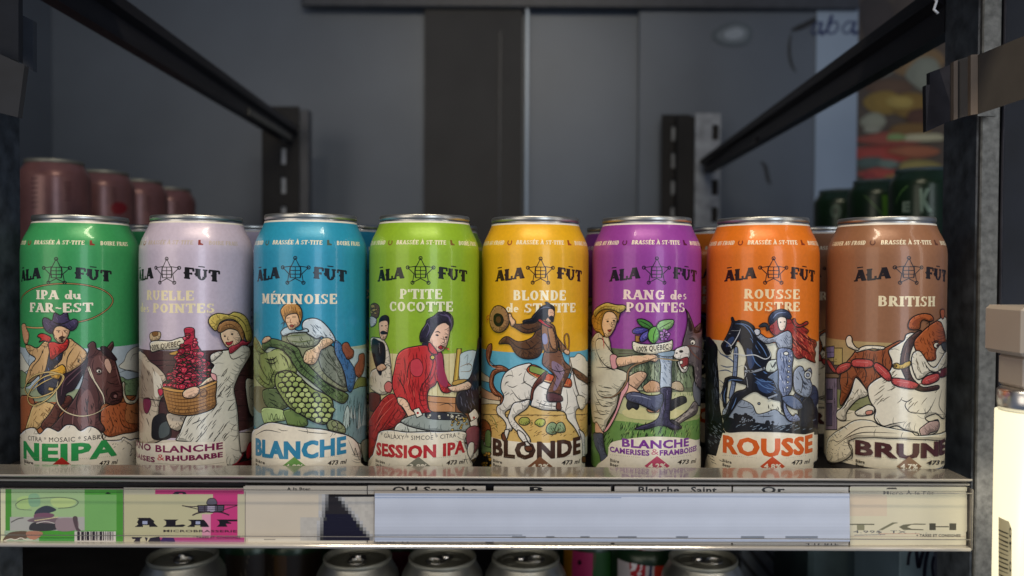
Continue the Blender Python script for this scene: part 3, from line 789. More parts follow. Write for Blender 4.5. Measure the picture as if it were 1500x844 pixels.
# ------------------------------------------------------------------ tall cans
R = .033; H = .157
NP = [(.0330, .1335), (.0329, .1360), (.0326, .1385), (.0320, .1410), (.0310, .1435), (.0299, .1458), (.0287, .1482), (.0277, .1505), (.0269, .1530)]
LV = [z for r, z in NP]
def rz(z):
    if z <= NP[0][1]: return R
    for (r0, z0), (r1, z1) in zip(NP, NP[1:]):
        if z <= z1: return r0 + (r1 - r0) * (z - z0) / (z1 - z0)
    return NP[-1][0]
NSEG = 128; STEP = 2 * math.pi * R / NSEG
def to3(u, v, h):
    r = rz(v) + h + .00012; a = u / R
    # the facet is flat: keep the point on the chord of its segment
    k = math.floor(u / STEP + 1e-7); am = (k + .5) * STEP / R; ca = math.cos(STEP / R / 2)
    frac = (u - k * STEP) / STEP - .5
    half = r * math.sin(STEP / R / 2); t = frac * 2 * half; d = r * ca
    return (d * math.sin(am) + t * math.cos(am), -d * math.cos(am) + t * math.sin(am), v, a)
def nrm(V):
    z = V[2]; a = V[3]; k = 0
    if z > .1335:
        for (r0, z0), (r1, z1) in zip(NP, NP[1:]):
            if z <= z1 + 1e-9: k = (r0 - r1) / (z1 - z0); break
        # smooth the slope between rings
        e = .0018; k = (rz(z - e) - rz(min(z + e, .1530))) / (e + min(e, .1530 - z + 1e-6)) if z < .1521 else k
    n = Vector((math.sin(a), -math.cos(a), k)); return tuple(n.normalized())
def solve(xl, xr):
    a = ray(xl, 520); b = ray(xr, 520); ta = math.atan2(a.x, a.y); tb = math.atan2(b.x, b.y)
    d = R / math.sin((tb - ta) / 2); c = (ta + tb) / 2; return d * math.sin(c), d * math.cos(c)
def can_conv(X, Y):
    def conv(x, y):
        d = ray(x, y); r = R; p = None
        for _ in range(3):
            a = d.x ** 2 + d.y ** 2; b = 2 * (d.x * (CO.x - X) + d.y * (CO.y - Y)); c = (CO.x - X) ** 2 + (CO.y - Y) ** 2 - r * r
            D = b * b - 4 * a * c
            t = (-b - math.sqrt(max(D, 0))) / (2 * a); p = CO + d * t; r = rz(p.z)
        return (math.atan2(p.x - X, -(p.y - Y)) * R, p.z)
    return conv
bodyprof = [(.0001, .0045), (.018, .0040), (.0225, .0010), (.0245, 0), (.0262, .0008), (.0285, .0045), (.0312, .0082), (.0326, .0108), (.0329, .0120)] + [(r - .0001, z) for r, z in NP] + [(.0266, .1538)]
lidprof = [(.0266, .1538), (.0270, .1542), (.0272, .1550), (.0271, .1563), (.0267, .1569), (.0261, .1568), (.0257, .1560), (.0254, .1520), (.0250, .1496), (.0238, .1490), (.0228, .1505), (.0001, .1507)]
def pull_tab(z, s=1.0, ang=0.):
    m = MB(); o = []; n = 20
    for i in range(n):
        t = 2 * math.pi * i / n; o.append((.0078 * math.cos(t) * (1 if abs(math.cos(t)) < .8 else .95), -.003 + .0125 * math.sin(t)))
    i1 = [(.0050 * math.cos(2 * math.pi * i / n), -.0088 + .0042 * math.sin(2 * math.pi * i / n)) for i in range(n)]
    vs = [(x, y, z + .0016) for x, y in o] + [(x, y, z + .0016) for x, y in i1] + [(x, y, z + .0004) for x, y in o] + [(x, y, z + .0004) for x, y in i1]
    fs = []
    for i in range(n):
        j = (i + 1) % n
        fs += [(i, j, n + j, n + i), (2 * n + i, 2 * n + j, j, i), (3 * n + j, 3 * n + i, n + i, n + j), (2 * n + j, 2 * n + i, 3 * n + i, 3 * n + j)]
    m.add(vs, fs)
    m.lathe([(.0028, .0004), (.0028, .0028), (.0018, .0034), (.0001, .0034)], 16, (0, .004, z))
    m.tube([(.0068 * math.cos(t), -.0085 + .0062 * math.sin(t), z + .0018) for t in [2 * math.pi * i / 20 for i in range(20)]], .0007, 8, True)
    c, s_ = math.cos(ang), math.sin(ang)
    m.v = [(x * c - y * s_, x * s_ + y * c, q) for x, y, q in m.v]
    return m
me_body = MB().lathe(bodyprof, NSEG); me_lid = MB().lathe(lidprof, 96); me_tab = pull_tab(.1508)
CANS = []
def tall_can(xl, xr, label, artfn, top):
    X, Y = solve(xl, xr)
    t = empty('beer_can', (X, Y, 0.0), label, 'beer can', 'tall beer cans in the front row')
    me_body.build('body', M['alu'], t)
    me_lid.build('lid', M['silver'], t); me_tab.build('pull_tab', M['alu'], t)
    A = Art(can_conv(X, Y), (Y - .03) / F, dict(r=R, mid=((xl + xr) / 2,)))
    Hc = math.pi * R
    A.raw([[(-Hc, .0125), (Hc, .0125), (Hc, .1519), (-Hc, .1519)]], top)
    A.raw([[(-Hc, .1519), (Hc, .1519), (Hc, .1529), (-Hc, .1529)]], 'e6dfd0')
    artfn(A)
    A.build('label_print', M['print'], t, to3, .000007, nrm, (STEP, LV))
    CANS.append(t); return t
def brand(A, xc, text, banner=None, icon='8a3020', icons=True, dx=0.):
    A.tf = lambda x, y: (x, y); A.sc = 1.
    sc = A.P(xc, 402)[0]; z = A.P(xc, 410)[1]; W = sc
    # western lettering either side of the badge
    hh = .0066
    for s, a, b, up0, up1 in (('ÃLA', -.0292, -.0095, -.0014, .0008), ('FÛT', .0098, .0302, .0008, -.0014)):
        s0 = sc + a; s1 = sc + b
        A.slab(s, 0, 0, 0, 0, text, yb1=z + up1, bold=1.55, spur=True, mm=(s0, s1, z + up0, hh))
    # badge: five points with balls, round a barrel
    r = .0077; cy = z + .0046
    pt = [(sc + r * math.sin(2 * math.pi * k / 5), cy + r * math.cos(2 * math.pi * k / 5)) for k in range(5)]
    inn = [(sc + r * .50 * math.sin(2 * math.pi * (k + .5) / 5), cy + r * .50 * math.cos(2 * math.pi * (k + .5) / 5)) for k in range(5)]
    lw = .00055
    for k in range(5):
        A.raw(ribbon([inn[k - 1], pt[k], inn[k]], lw), text)
        A.raw(ribbon([(pt[k][0] + .0009 * math.cos(q), pt[k][1] + .0009 * math.sin(q)) for q in [i * math.pi / 5 for i in range(10)]], lw, True), text)
    for u in (-.0028, 0, .0028):
        A.raw(ribbon([(sc + u, cy + .0030), (sc + u * 1.12, cy), (sc + u, cy - .0034)], lw * (1.4 if abs(u) > .002 else .8)), text)
    for v in (.0028, .0007, -.0014, -.0034):
        A.raw(ribbon([(sc - .0028, cy + v), (sc + .0028, cy + v)], lw * .8), text)
    # shoulder line of words
    zb = A.P(xc, 358)[1]; hb = .0024; cr = banner or 'efe4c4'
    A.slab('BRASSÉE À ST-TITE', 0, 0, 0, 0, cr, mm=(W - .0150, W + .0150, zb, hb), bold=1.2, it=.00 + .1)
    A.slab('BOIRE FRAIS', 0, 0, 0, 0, cr, mm=(W + .0235, W + .0430, zb, hb), bold=1.2, it=.1)
    A.slab('GARDER AU FROID', 0, 0, 0, 0, cr, mm=(W - .0500, W - .0232, zb, hb), bold=1.2, it=.1)
    if icons:
        u = W - .0192; A.raw(ribbon([(u + .0013 * math.cos(q), zb + .0012 + .0014 * math.sin(q)) for q in [math.radians(a) for a in range(130, 415, 20)]], .0007), icon)
        u = W + .0186; A.fill([(u - .0007, zb + .0028), (u + .0006, zb + .0028), (u + .0006, zb + .0010), (u + .0020, zb + .0004), (u + .0020, zb - .0003), (u - .0009, zb - .0003)], icon)
def foot(A, xs, pct, dcol, bx, mx, y=683, dot='a09880', xd=None, beer=('Bière', 'Beer')):
    """small print at the foot: diamond centred at xs, beer words from bx, volume up to mx"""
    A.tf = lambda x, y: (x, y); A.sc = 1.
    A.f([(xs, 667.5 + y - 683), (xs + 18, 682 + y - 683), (xs, 696 + y - 683), (xs - 18, 682 + y - 683)], dcol, 0, False)
    A.sans(pct, xs - 12.5, xs + 12.5, y + 2.5, 7, 'f4ecd6', bold=.035)
    A.sans(beer[0], bx, bx + 13, y - 6, 4.6, '2c241c', bold=.03); A.sans(beer[1], bx, bx + 12, y, 4.6, '2c241c', bold=.03)
    A.sans('473 ml', mx - 27, mx, y - 3.5, 6.2, '241c16', yb1=y - 6, bold=.035, shear=.25)
    for a, b in ((bx, xs - 20), (xs + 20, mx - 4)):
        n = int((b - a) / 3)
        for i in range(n): A.st([(a + i * 3, y - 17 + 4 * abs(i / max(n, 1) - .0) * (1 if b < xs else 0) + (4 * (1 - i / max(n, 1)) if a > xs else 0)), (a + i * 3 + 1.4, y - 17 + 4 * abs(i / max(n, 1)) * (1 if b < xs else 0) + (4 * (1 - i / max(n, 1)) if a > xs else 0))], .5, dot, False, False)
CREAM = 'efe6d0'
def art1(A):
    A.zoom(20, 440, 3.375)
    A.band(240, 700, 'b4c4cc'); A.band(440, 700, '9aa684'); A.band(500, 700, 'a8663c'); A.band(655, 990, CREAM)
    A.run('''
f dcdccc 2 520,330 545,300 560,262 590,236 620,228 640,240 640,350 580,350
s 17120f 2 575,300 590,270 615,262
s 17120f 2 520,360 560,345 610,352
f 7f9a70 2 495,395 530,378 560,392 600,384 640,380 640,450 600,470 520,460
h 1c2418 1.6 20 22 14 500,392 640,384 640,450 510,460
f dcdccc 2 34,260 60,300 80,330 66,350 34,360
f 7f9a70 2 34,350 60,360 90,390 80,420 34,430
f a4603c 3 34,490 60,470 95,480 110,540 90,600 60,650 34,650
f b06038 3 430,560 450,530 500,508 560,500 610,470 640,480 640,620 600,650 540,660 470,675 435,640
f c07848 1.6 560,510 600,500 630,540 635,600 590,610 550,590
f eadcb8 3 536,410 548,408 548,450 560,486 590,496 606,470 612,432 622,420 626,450 612,490 590,512 556,508 540,470
s 17120f 2.6 470,560 490,620 480,660
s 17120f 2.6 520,560 540,620 600,640
s 17120f 2.2 575,545 600,560 620,556
h 17120f 2 70 26 22 440,560 500,515 600,520 640,600 560,650 470,670
l 17120f 9 45,128 100,136 165,134
l c8a468 5 45,128 100,136 165,134
l 17120f 8.5 300,112 380,92 445,58 487,15 480,-22 430,-56 350,-76 250,-83 150,-74 84,-52 44,-18 36,20
l b08c50 3 300,112 380,92 445,58 487,15 480,-22 430,-56 350,-76 250,-83 150,-74 84,-52 44,-18 36,20
f cda672 3 60,225 82,222 118,236 150,206 182,196 200,230 272,190 302,206 340,235 362,262 358,300 330,326 300,350 262,362 236,400 140,410 128,372 92,402 62,412 66,372 84,320 110,288 76,262
h 17120f 2.4 100 60 34 70,235 180,205 340,240 350,300 250,360 70,400
s 17120f 3 150,240 128,290 96,330 78,380
s 17120f 3 300,230 268,280 262,330
s 8a6434 3 330,250 310,290 280,330
f d9a27a 2.4 42,122 58,116 66,140 78,170 70,214 56,212 46,170
f 262c42 2.4 186,236 240,226 238,290 200,330 196,350 230,392 214,450 150,470 118,440 130,396 160,340
h 5c6c9c 2.4 80 44 30 190,250 236,240 200,400 150,450 125,430
f c4302a 3 174,212 200,206 232,214 262,190 274,206 262,240 230,264 196,292 182,288 178,250
f c4302a 3 120,178 136,164 160,168 186,184 178,206 150,200 128,206 138,190
s 6c1414 2.4 200,230 210,260 194,284
s 6c1414 2.4 240,212 226,250
f e4ba92 2.6 198,128 272,126 276,160 262,190 244,212 220,206 202,184 194,152
f 3a2418 0 222,186 240,176 256,184 246,190 246,206 234,206 232,192
l 17120f 2.6 212,150 232,150
l 17120f 2.6 246,148 262,148
o 17120f 0 224,156 4,3
o 17120f 0 254,154 4,3
s 8a5034 2 240,152 244,172 236,176
s 17120f 3.4 198,130 196,156 204,180
h 4c2c1c 2 80 10 12 200,180 262,184 246,212 212,204
f 43395a 3 146,98 154,86 172,90 192,100 204,62 232,74 262,56 276,98 300,92 318,104 312,132 288,150 262,136 232,126 206,134 190,164 162,150 148,124
s 17120f 4.5 194,104 230,118 278,104
s 8878a8 3 212,84 220,98
s 8878a8 3 160,106 176,128
s 8878a8 3 296,104 304,118
f d6a030 3 176,350 206,336 240,318 258,336 256,362 226,388 196,384 178,368
s 17120f 2.4 200,352 230,346
s 17120f 2.4 204,366 232,362
f dcb87c 3 100,518 150,500 206,520 190,560 150,610 96,650 62,640 80,570
h 7c5428 2.2 120 44 30 100,520 200,525 110,640 70,635
f 5c3024 3 140,610 180,560 212,508 270,470 290,500 230,560 200,640 150,640
f 573634 3 372,245 366,222 388,204 404,214 410,240 440,250 462,230 486,204 492,228 480,258 500,300 524,380 536,430 536,480 520,506 484,516 450,508 428,530 424,590 436,652 190,652 212,600 270,530 330,430 352,340 360,282
f 6e4a46 0 400,280 440,275 460,330 450,420 420,440 390,380 380,320
f 7a5450 0 330,480 370,440 400,520 396,630 340,640 310,560
f 2a1a22 2 364,285 330,320 280,352 236,372 214,430 222,520 250,500 262,460 300,440 338,372 358,330
s 6c4c54 3 350,310 300,350 250,400 236,470
s 6c4c54 3 340,340 300,380 262,420
f 2a1a22 2 428,232 452,228 476,250 508,290 496,296 470,284 440,262
f d0aa96 1.5 452,290 468,292 482,330 474,362 456,340 446,312
o f0e8dc 2 420,350 13,9 10
o 17120f 0 422,351 6,6
s 17120f 3 408,366 424,366 438,358
s 17120f 3 460,400 480,412 500,408
s 17120f 3 470,430 456,450 462,480
s 3a2020 3 396,290 388,330 400,360
s 8c6460 3 420,270 430,300 452,320
s 8c6460 3 500,320 512,370 524,420
s 17120f 3 330,440 312,500 318,570
s 17120f 3 370,470 362,540 372,610
s 8c6460 3 300,540 292,600 300,640
s 17120f 3 250,560 240,610 250,645
s 17120f 3.4 404,338 420,334 438,344
o 30181c 2.5 494,470 17,16
o 8a6460 0 500,474 8,8
s 17120f 3.4 476,504 500,496 524,492
s 17120f 3 440,250 430,300
s 17120f 2.4 404,420 420,470 416,520
h 17120f 2.4 75 40 40 300,540 380,430 440,470 430,640 220,645
s 17120f 9 366,330 382,372 412,420 440,470 448,512
s e4d8bc 5 366,330 382,372 412,420 440,470 448,512
s 17120f 7 372,326 392,384 400,398
s e4d8bc 4 372,326 392,384 400,398
s 17120f 7 222,400 214,450 222,510 262,552 330,572 400,560 452,528
s d8c8a4 3.6 222,400 214,450 222,510 262,552 330,572 400,560 452,528
c 17120f 7 60,440 74,400 110,370 180,354 240,370 236,404 200,450 130,478 84,476
c d8bc78 4 60,440 74,400 110,370 180,354 240,370 236,404 200,450 130,478 84,476
c 17120f 7 74,480 96,430 150,380 220,362 250,380 222,430 180,480 120,516 86,512
c d8bc78 4 74,480 96,430 150,380 220,362 250,380 222,430 180,480 120,516 86,512
s 17120f 6 90,450 140,410 200,380
s d8bc78 3 90,450 140,410 200,380
p 17120f 0 172,426 204,430 202,450 170,446
p c8a040 0 178,431 198,434 196,445 176,442
f f0e8d4 3 20,700 44,655 76,632 110,632 132,660 168,628 206,640 226,646 260,616 300,618 330,644 372,622 410,634 436,664 446,690 520,690 540,676 572,690 600,684 640,700 640,840 20,840
h 3c3024 2.2 -30 60 14 450,700 520,700 620,700 630,800 560,800
s 17120f 2.6 540,690 580,720 570,760
s 17120f 2.6 590,700 612,730 600,780 630,800
''')
    A.sans('CITRA ★ MOSAIC ★ SABRO'.replace('★', '*'), 76, 455, 690, 24, '342c28', yb1=682)
    A.sans('NEIPA', 56, 506, 776, 84, '2f9a52', yb1=762, bold=.072)
    A.slab('IPA du', 118 - 0, 0, 0, 0, CREAM, mm=(A.conv(53, 437)[0], A.conv(119, 437)[0], A.conv(84, 438.5)[1], .0053), bold=1.25)
    A.slab('FAR~EST', 0, 0, 0, 0, CREAM, mm=(A.conv(43.5, 457)[0], A.conv(137, 457)[0], A.conv(84, 457.5)[1], .0054), bold=1.25)
    brand(A, 82.5, '101418')
    foot(A, 91, '7.0%', 'b03028', 37, 172, 685)
def art2(A):
    A.zoom(190, 440, 3.375)
    A.band(250, 680, '4a2c2c'); A.band(690, 990, 'd8d0c0')
    A.run('''
s 1c1012 3 30,330 160,322 400,320 620,326
l 1c1012 3 60,300 200,296 400,298 620,300
l 1c1012 3 500,372 620,372
l 1c1012 3 500,446 620,448
l 1c1012 3 500,520 620,520
l 1c1012 3 500,594 620,596
l 1c1012 3 500,650 620,655
h 28181a 2 2 60 40 500,300 620,300 620,660 500,660
h 6a4440 2 2 90 40 60,250 620,250 620,660 500,660 60,330
f cfc0a8 3 40,290 70,262 100,300 140,330 180,380 186,450 150,500 146,600 176,640 170,685 40,690
f a89884 0 48,300 80,330 120,400 110,520 60,560 44,480
f e4dcc8 0 120,350 160,390 168,450 130,480 120,420
h 34201c 2.6 70 30 50 46,300 120,330 180,400 150,600 50,660
f 7a2848 2 70,490 100,484 106,520 88,560 72,540
s 17120f 3 50,480 110,490 180,500
f 1c1a1e 2 120,580 170,560 200,610 200,680 120,686 110,640
f 4c5658 0 150,620 190,600 196,660 150,680
f cfc0a8 2.6 185,560 260,566 300,570 250,640 220,640 196,620
h 6a5848 2 110 30 24 190,565 290,570 230,636
f cfb48a 2.4 104,162 150,156 152,186 130,200 104,198
f 8a6030 1.5 112,158 138,154 140,172 118,178
f ece4c8 3 106,205 150,198 200,200 262,184 268,230 210,244 150,246 112,256 102,232
f c89838 2 196,262 240,248 244,266 210,270
f b92840 2.4 178,420 196,380 214,340 236,290 254,246 268,210 276,180 270,142 300,134 320,144 322,180 336,220 352,246 366,280 386,320 410,340 412,372 400,410 300,440 200,434
''')
    r2 = random.Random(5)
    pg = [(178, 420), (196, 380), (236, 290), (268, 205), (272, 140), (318, 140), (330, 210), (366, 280), (400, 330), (412, 372), (400, 410), (300, 430), (200, 430)]
    for i in range(300):
        y = 146 + (i / 300) ** .62 * 280; x = r2.uniform(176, 414)
        if not inside((x, y), pg): continue
        rr = r2.uniform(11, 19) if y > 200 else r2.uniform(10, 14); c = r2.choice(['c02c44', 'd03a50', 'a81e38', 'cf4860', '981a32'])
        A.f([(x, y - rr * .8), (x + rr, y - rr * .3), (x + rr * .5, y + rr * .7), (x, y + rr), (x - rr * .6, y + rr * .6), (x - rr, y - rr * .3)], c, 2.2)
        A.run('o f0a8a8 0 %g,%g 2,2\no 5c1020 0 %g,%g 2,2' % (x - 3, y - 2, x + 4, y + 3))
        if i % 5 == 0: A.run('s 2a3a1c 3.4 %g,%g %g,%g %g,%g' % (x - 10, y - rr, x, y - rr * .7, x + 9, y - rr * 1.2))
    A.run('''
f d8d4c4 3 420,262 452,248 480,244 520,228 552,222 578,234 582,268 566,300 536,352 516,400 506,440 516,500 524,560 528,640 536,740 546,770 520,800 490,820 400,760 300,700 238,690 250,660 290,560 340,556 410,530 420,470 416,400 398,350 412,320 396,300
h 2a2622 2.4 -55 22 64 400,340 520,320 500,440 515,520 530,740 420,740 250,690 300,560 410,530 420,400
h 2a2622 3.4 -25 60 70 300,570 440,520 460,640 280,640
f e2dccc 2.4 396,270 430,252 452,256 420,290 400,300
s 17120f 3 480,250 500,290 560,262
s 17120f 2.4 566,250 556,300
f f0c8a8 2.6 272,450 300,430 340,420 380,384 412,376 416,400 372,424 344,452 310,478 276,480 262,470
s 17120f 2 290,456 318,446
s 17120f 2 286,470 310,462
f e8a8a8 2.2 396,360 420,366 424,396 404,386
f f0cca8 2.6 446,150 470,130 520,128 540,160 536,200 520,228 490,236 470,228 452,200 444,176
f b07c48 2.6 424,138 440,116 470,100 510,104 536,124 552,160 548,200 536,180 520,150 480,140 440,160
s 5c3418 2.4 450,130 490,118 530,150
s 5c3418 2.4 510,120 540,170
f d8bc5c 3 386,106 396,80 430,64 480,70 504,58 540,66 566,90 582,130 592,170 580,210 562,196 552,160 532,120 504,96 470,94 438,112 422,150 400,132
h 8a6c20 2 30 30 30 390,100 440,66 540,70 590,170 560,180 500,90 430,100
s 17120f 3 474,72 520,82 556,120 566,170
o 17120f 0 462,176 5,4
o 17120f 0 496,166 6,4
s 17120f 2.4 452,166 470,166
s 17120f 2.4 486,156 506,154
f b02c38 1.6 466,206 482,206 500,200 490,218 474,220
s 17120f 2 478,176 474,192 482,194
f b8384c 2.4 482,232 520,216 544,196 560,206 580,200 568,220 540,224 510,250 488,262
f a87840 3 178,426 260,438 340,426 418,396 420,470 414,528 330,562 260,566 206,552 192,520
f d09c54 2 178,426 260,440 340,428 416,398 418,410 340,442 260,454 182,440
''')
    for k in range(6): A.run('s 5c3814 2.6 %g,%g 260,%g 340,%g 418,%g' % (186 + k * 3, 456 + k * 17, 470 + k * 17, 460 + k * 17, 430 + k * 17))
    for k in range(15): A.run('s 5c3814 2.2 %g,%g %g,%g' % (196 + k * 15, 446 + (k - 7) * -1.5, 208 + k * 14, 550 - abs(k - 6) * 3))
    A.run('''
f f0c8a8 2.6 268,452 290,434 326,424 346,440 330,470 300,482 272,476
s 17120f 2 284,456 320,444
s 17120f 2 290,470 316,460
c 5c3814 4 350,452 370,440 380,456 368,474 352,470
f dcd4bc 2.6 560,398 600,392 622,396 622,560 580,558
c 3c3430 2.4 578,430 604,428 606,480 582,484
s 3c3430 4 576,410 608,406
f 6a1c24 2.6 510,806 560,792 620,786 620,820 500,822
f b82c38 2.6 574,708 590,700 596,730 584,770 568,784 562,750
s 2a4a1c 4 590,702 604,670 606,640
h 2a4a1c 2.4 -70 12 40 590,600 620,600 620,700 596,700
s a03040 4 486,820 520,800 544,766 546,756
f c0304c 2 152,440 172,436 174,460 160,470
''')
    A.run('p e6decc 0 20,700 240,694 462,694 470,800 480,840 20,840')
    A.slab("RUELLE", 0, 0, 0, 0, 'ecdfb4', mm=(A.conv(215, 437)[0], A.conv(284.5, 437)[0], A.conv(250, 440)[1], .0056), bold=1.25)
    A.slab('des POINTES', 0, 0, 0, 0, 'ecdfb4', mm=(A.conv(209, 456)[0] - .004, A.conv(314, 456)[0], A.conv(254, 458.5)[1], .0054), bold=1.25)
    A.sans('100% QUEBEC', 116, 256, 246, 26, '3a3024', yb1=224, bold=.02)
    A.sans('SANO BLANCHE', 36, 453, 748, 33, '7a1c4c', bold=.072)
    A.sans('FRAISES', 36, 138, 788, 25, '7a1c4c', bold=.04); A.sans('&', 148, 182, 788, 32, 'c84c50'); A.sans('RHUBARBE', 186, 453, 786, 25, '7a1c4c', bold=.05)
    brand(A, 244.4, '141010', 'c0b0a0')
    A.zoom(190, 440, 3.375)
    for yy, tt in ((42, 'A'), (82, 'P'), (112, 'P'), (146, 'au')): A.sans(tt + ' la', 598, 640, yy + 8, 16, '2a2430', bold=.03)
    A.zoom(190, 440, 3.375)
    A.run('l a09888 1.6 120,800 330,812 460,798')
    A.sans('Biere Beer Citra Ontario', 40, 110, 822, 12, '3a3024', bold=.02)
def art3(A):
    A.zoom(360, 440, 3.375)
    A.band(235, 460, 'b8c0a8'); A.band(440, 640, '7c9c98'); A.band(662, 990, CREAM)
    A.run('''
f b4bc84 0 42,190 100,260 120,340 80,420 42,420
p b8d0d4 0 500,240 620,236 620,410 500,440
f 7c8448 2 530,440 560,380 620,400 620,450 540,470
h 30341c 2 95 14 44 530,400 620,380 620,460 530,470
f 7ca0a0 2 420,480 500,450 620,440 620,700 520,690 430,640
f b4ccc4 2 500,520 514,560 510,620 520,520 530,600 536,520 550,640 560,500 570,620 590,480 600,640 620,500 620,700 500,680 480,600
h 24403c 2.2 95 16 50 430,480 620,450 620,700 500,690
f 8a9a58 2.4 42,190 60,200 80,240 110,260 150,240 200,250 250,330 240,370 180,350 150,390 150,420 110,440 60,400 42,350
f a8b474 0 110,260 180,250 220,300 200,340 150,350 120,310
h 2c3418 2.4 70 28 50 50,210 120,260 200,260 250,340 150,360 130,430 60,410
f 7c7a58 0 42,430 110,440 180,520 160,560 80,560 42,520
f 66784c 2.6 84,450 120,436 160,440 190,480 210,520 180,540 130,540 96,510
h 1c2414 3.6 30 20 50 90,450 180,450 200,540 110,530
f b4cc88 2.4 80,540 120,530 190,545 200,590 150,600 110,620 90,600
s 2c4018 2.6 110,560 118,590 130,560 140,592 152,562 162,590 172,566
f 6c8448 2.4 190,545 260,540 300,580 300,620 220,622 200,590
f 8a9070 3 180,180 210,166 250,162 300,152 350,170 380,200 430,228 460,280 480,340 500,400 500,450 440,430 360,380 300,330 200,260
f 9ca488 2.4 210,170 300,154 360,180 350,220 280,232 220,210
f 7c8474 2.4 360,240 430,228 462,290 486,370 490,430 420,390 370,330
h 3c4434 2.4 60 30 30 210,170 350,180 440,240 490,420 400,380 280,230
s 3c4434 3.4 370,250 400,300 440,340 480,430
s 3c4434 3.4 400,240 430,300 470,350
f 5c7444 3 84,220 100,194 140,190 190,204 230,220 262,240 280,280 310,320 350,360 400,410 450,440 496,460 504,480 480,510 430,490 380,450 320,400 270,360 240,320 210,270 170,240 120,232 94,250
s 1c2414 3 110,214 170,222 230,250 262,300 300,350 360,400 430,460
h 1c2414 2.4 45 26 30 90,210 200,210 280,290 400,410 490,470 470,500 370,440 240,310 120,232
f 3a6c9c 2.6 440,200 470,220 490,270 530,330 540,380 520,450 500,440 490,380 470,320 440,260
h 14283c 2.4 75 20 36 450,220 490,260 535,350 515,440 480,340
f 94543c 2.6 476,216 500,208 516,236 530,250 526,280 500,292 486,270 474,246
f 94543c 2.6 556,270 580,264 584,300 578,350 560,380 540,370 534,330 552,300
s 40201a 2.6 560,290 556,340
s 40201a 2.6 486,230 510,256
f ccd8dc 3 290,100 330,88 370,100 410,140 440,190 430,206 400,200 376,180 350,190 330,180 300,160 280,130
h 4c5c68 2.4 50 30 34 290,105 370,100 430,190 340,180
f e8c49c 2.6 356,216 376,190 410,186 430,206 400,230 372,246 360,280 344,310 320,318 290,304 286,280 300,250 330,236
s 17120f 2.4 300,256 296,296
s 17120f 2.4 314,260 308,304
s 17120f 2.4 330,270 326,312
f e8c49c 2.4 84,206 96,184 118,178 128,190 112,204 94,212
s 17120f 2 96,190 92,206
s 17120f 2 108,186 106,202
f b8ccd4 3 176,160 190,140 220,130 260,150 300,140 310,156 270,158 220,164 190,176
f e4bc94 2.6 196,60 220,44 262,60 276,90 268,120 250,134 232,146 216,140 202,110 194,90
f c08c48 3 176,50 196,22 226,12 256,20 276,44 280,80 270,110 262,80 250,64 216,70 200,84 196,108 184,80
h 6a4014 2.2 80 16 26 180,40 230,16 276,50 274,90 250,60 190,80
l 17120f 2.6 204,88 220,86
l 17120f 2.6 232,82 250,82
s 8a4c34 2.4 226,88 222,108 232,110
o 9c4038 1.4 230,126 10,6
s 17120f 2.4 176,120 190,110 186,140
''')
    # big scaled foreleg
    A.run('''f 8c9c58 4 152,370 180,350 226,350 262,372 300,410 340,440 390,462 424,490 430,540 420,590 390,612 350,606 300,580 250,550 210,520 176,470 150,420
f 8a9468 3 420,590 460,600 488,630 486,656 450,650 410,640 400,610''')
    r3 = random.Random(9); lg = [(166, 372), (190, 358), (226, 360), (262, 384), (300, 420), (340, 452), (386, 474), (414, 500), (420, 540), (410, 580), (386, 600), (350, 592), (300, 568), (254, 540), (216, 508), (184, 462), (162, 416)]
    y = 366; row = 0
    while y < 604:
        x = 150 + (row % 2) * 16
        while x < 430:
            cx = x + r3.uniform(-3, 3); cy = y + r3.uniform(-3, 3)
            if inside((cx, cy), lg):
                rr = r3.uniform(16.5, 18.5); c = r3.choice(['b0c074', 'a8b86c', 'bccc84', '9cb064'])
                A.f([(cx + rr * r3.uniform(.85, 1.05) * math.cos(t), cy + rr * .88 * r3.uniform(.85, 1.05) * math.sin(t)) for t in [i * math.pi / 3.5 for i in range(7)]], c, 3)
            x += 32
        y += 25; row += 1
    A.run('''
s 17120f 4.4 98,286 118,294 140,290 156,276
s 17120f 3.4 104,300 122,312 144,310 158,296
l 17120f 3 112,284 124,322
l 17120f 3 124,282 134,320
l 17120f 3 136,280 146,314
s 17120f 3 50,230 70,270 76,320 100,370 140,410
s 17120f 3 60,360 90,400 120,420
s 17120f 3 170,262 200,290 214,330
s 17120f 3 186,256 220,286 234,330
s 17120f 3 150,340 130,380 134,412
s 17120f 2.6 60,250 84,262 100,258
s 4c5c24 3 200,180 240,174 300,170
s 4c5c24 3 220,200 270,206 330,196
c 17120f 3 424,600 440,596 450,612 440,624 426,620
c 17120f 3 452,606 470,612 472,630 456,634
c 17120f 3 430,630 446,628 450,644 432,646
f efe6d0 3 42,660 70,630 110,606 150,602 220,616 300,628 380,636 440,652 500,668 540,700 556,740 560,800 560,840 20,840
h 4c4434 2.4 10 90 50 70,630 150,612 400,650 500,680 480,668 100,650
s 17120f 2.6 60,665 110,640 180,652
s 17120f 2.6 260,640 330,652 400,656
s 17120f 3 500,690 520,740 530,760 532,730 548,780 556,790
f 7c8c74 2 562,700 600,690 604,780 580,800 566,760
''')
    A.sans('BLANCHE', 62, 488, 760, 84, '2f86ac', yb1=750, bold=.072)
    A.slab('MÉKINOISE', 0, 0, 0, 0, 'efe2c8', mm=(A.conv(384, 446)[0], A.conv(494, 446)[0], A.conv(438, 445.5)[1], .0056), bold=1.25)
    brand(A, 432.6, '10202c', icon='4c5c4c')
    foot(A, 432, '4.8%', '68984c', 378, 506, 684)
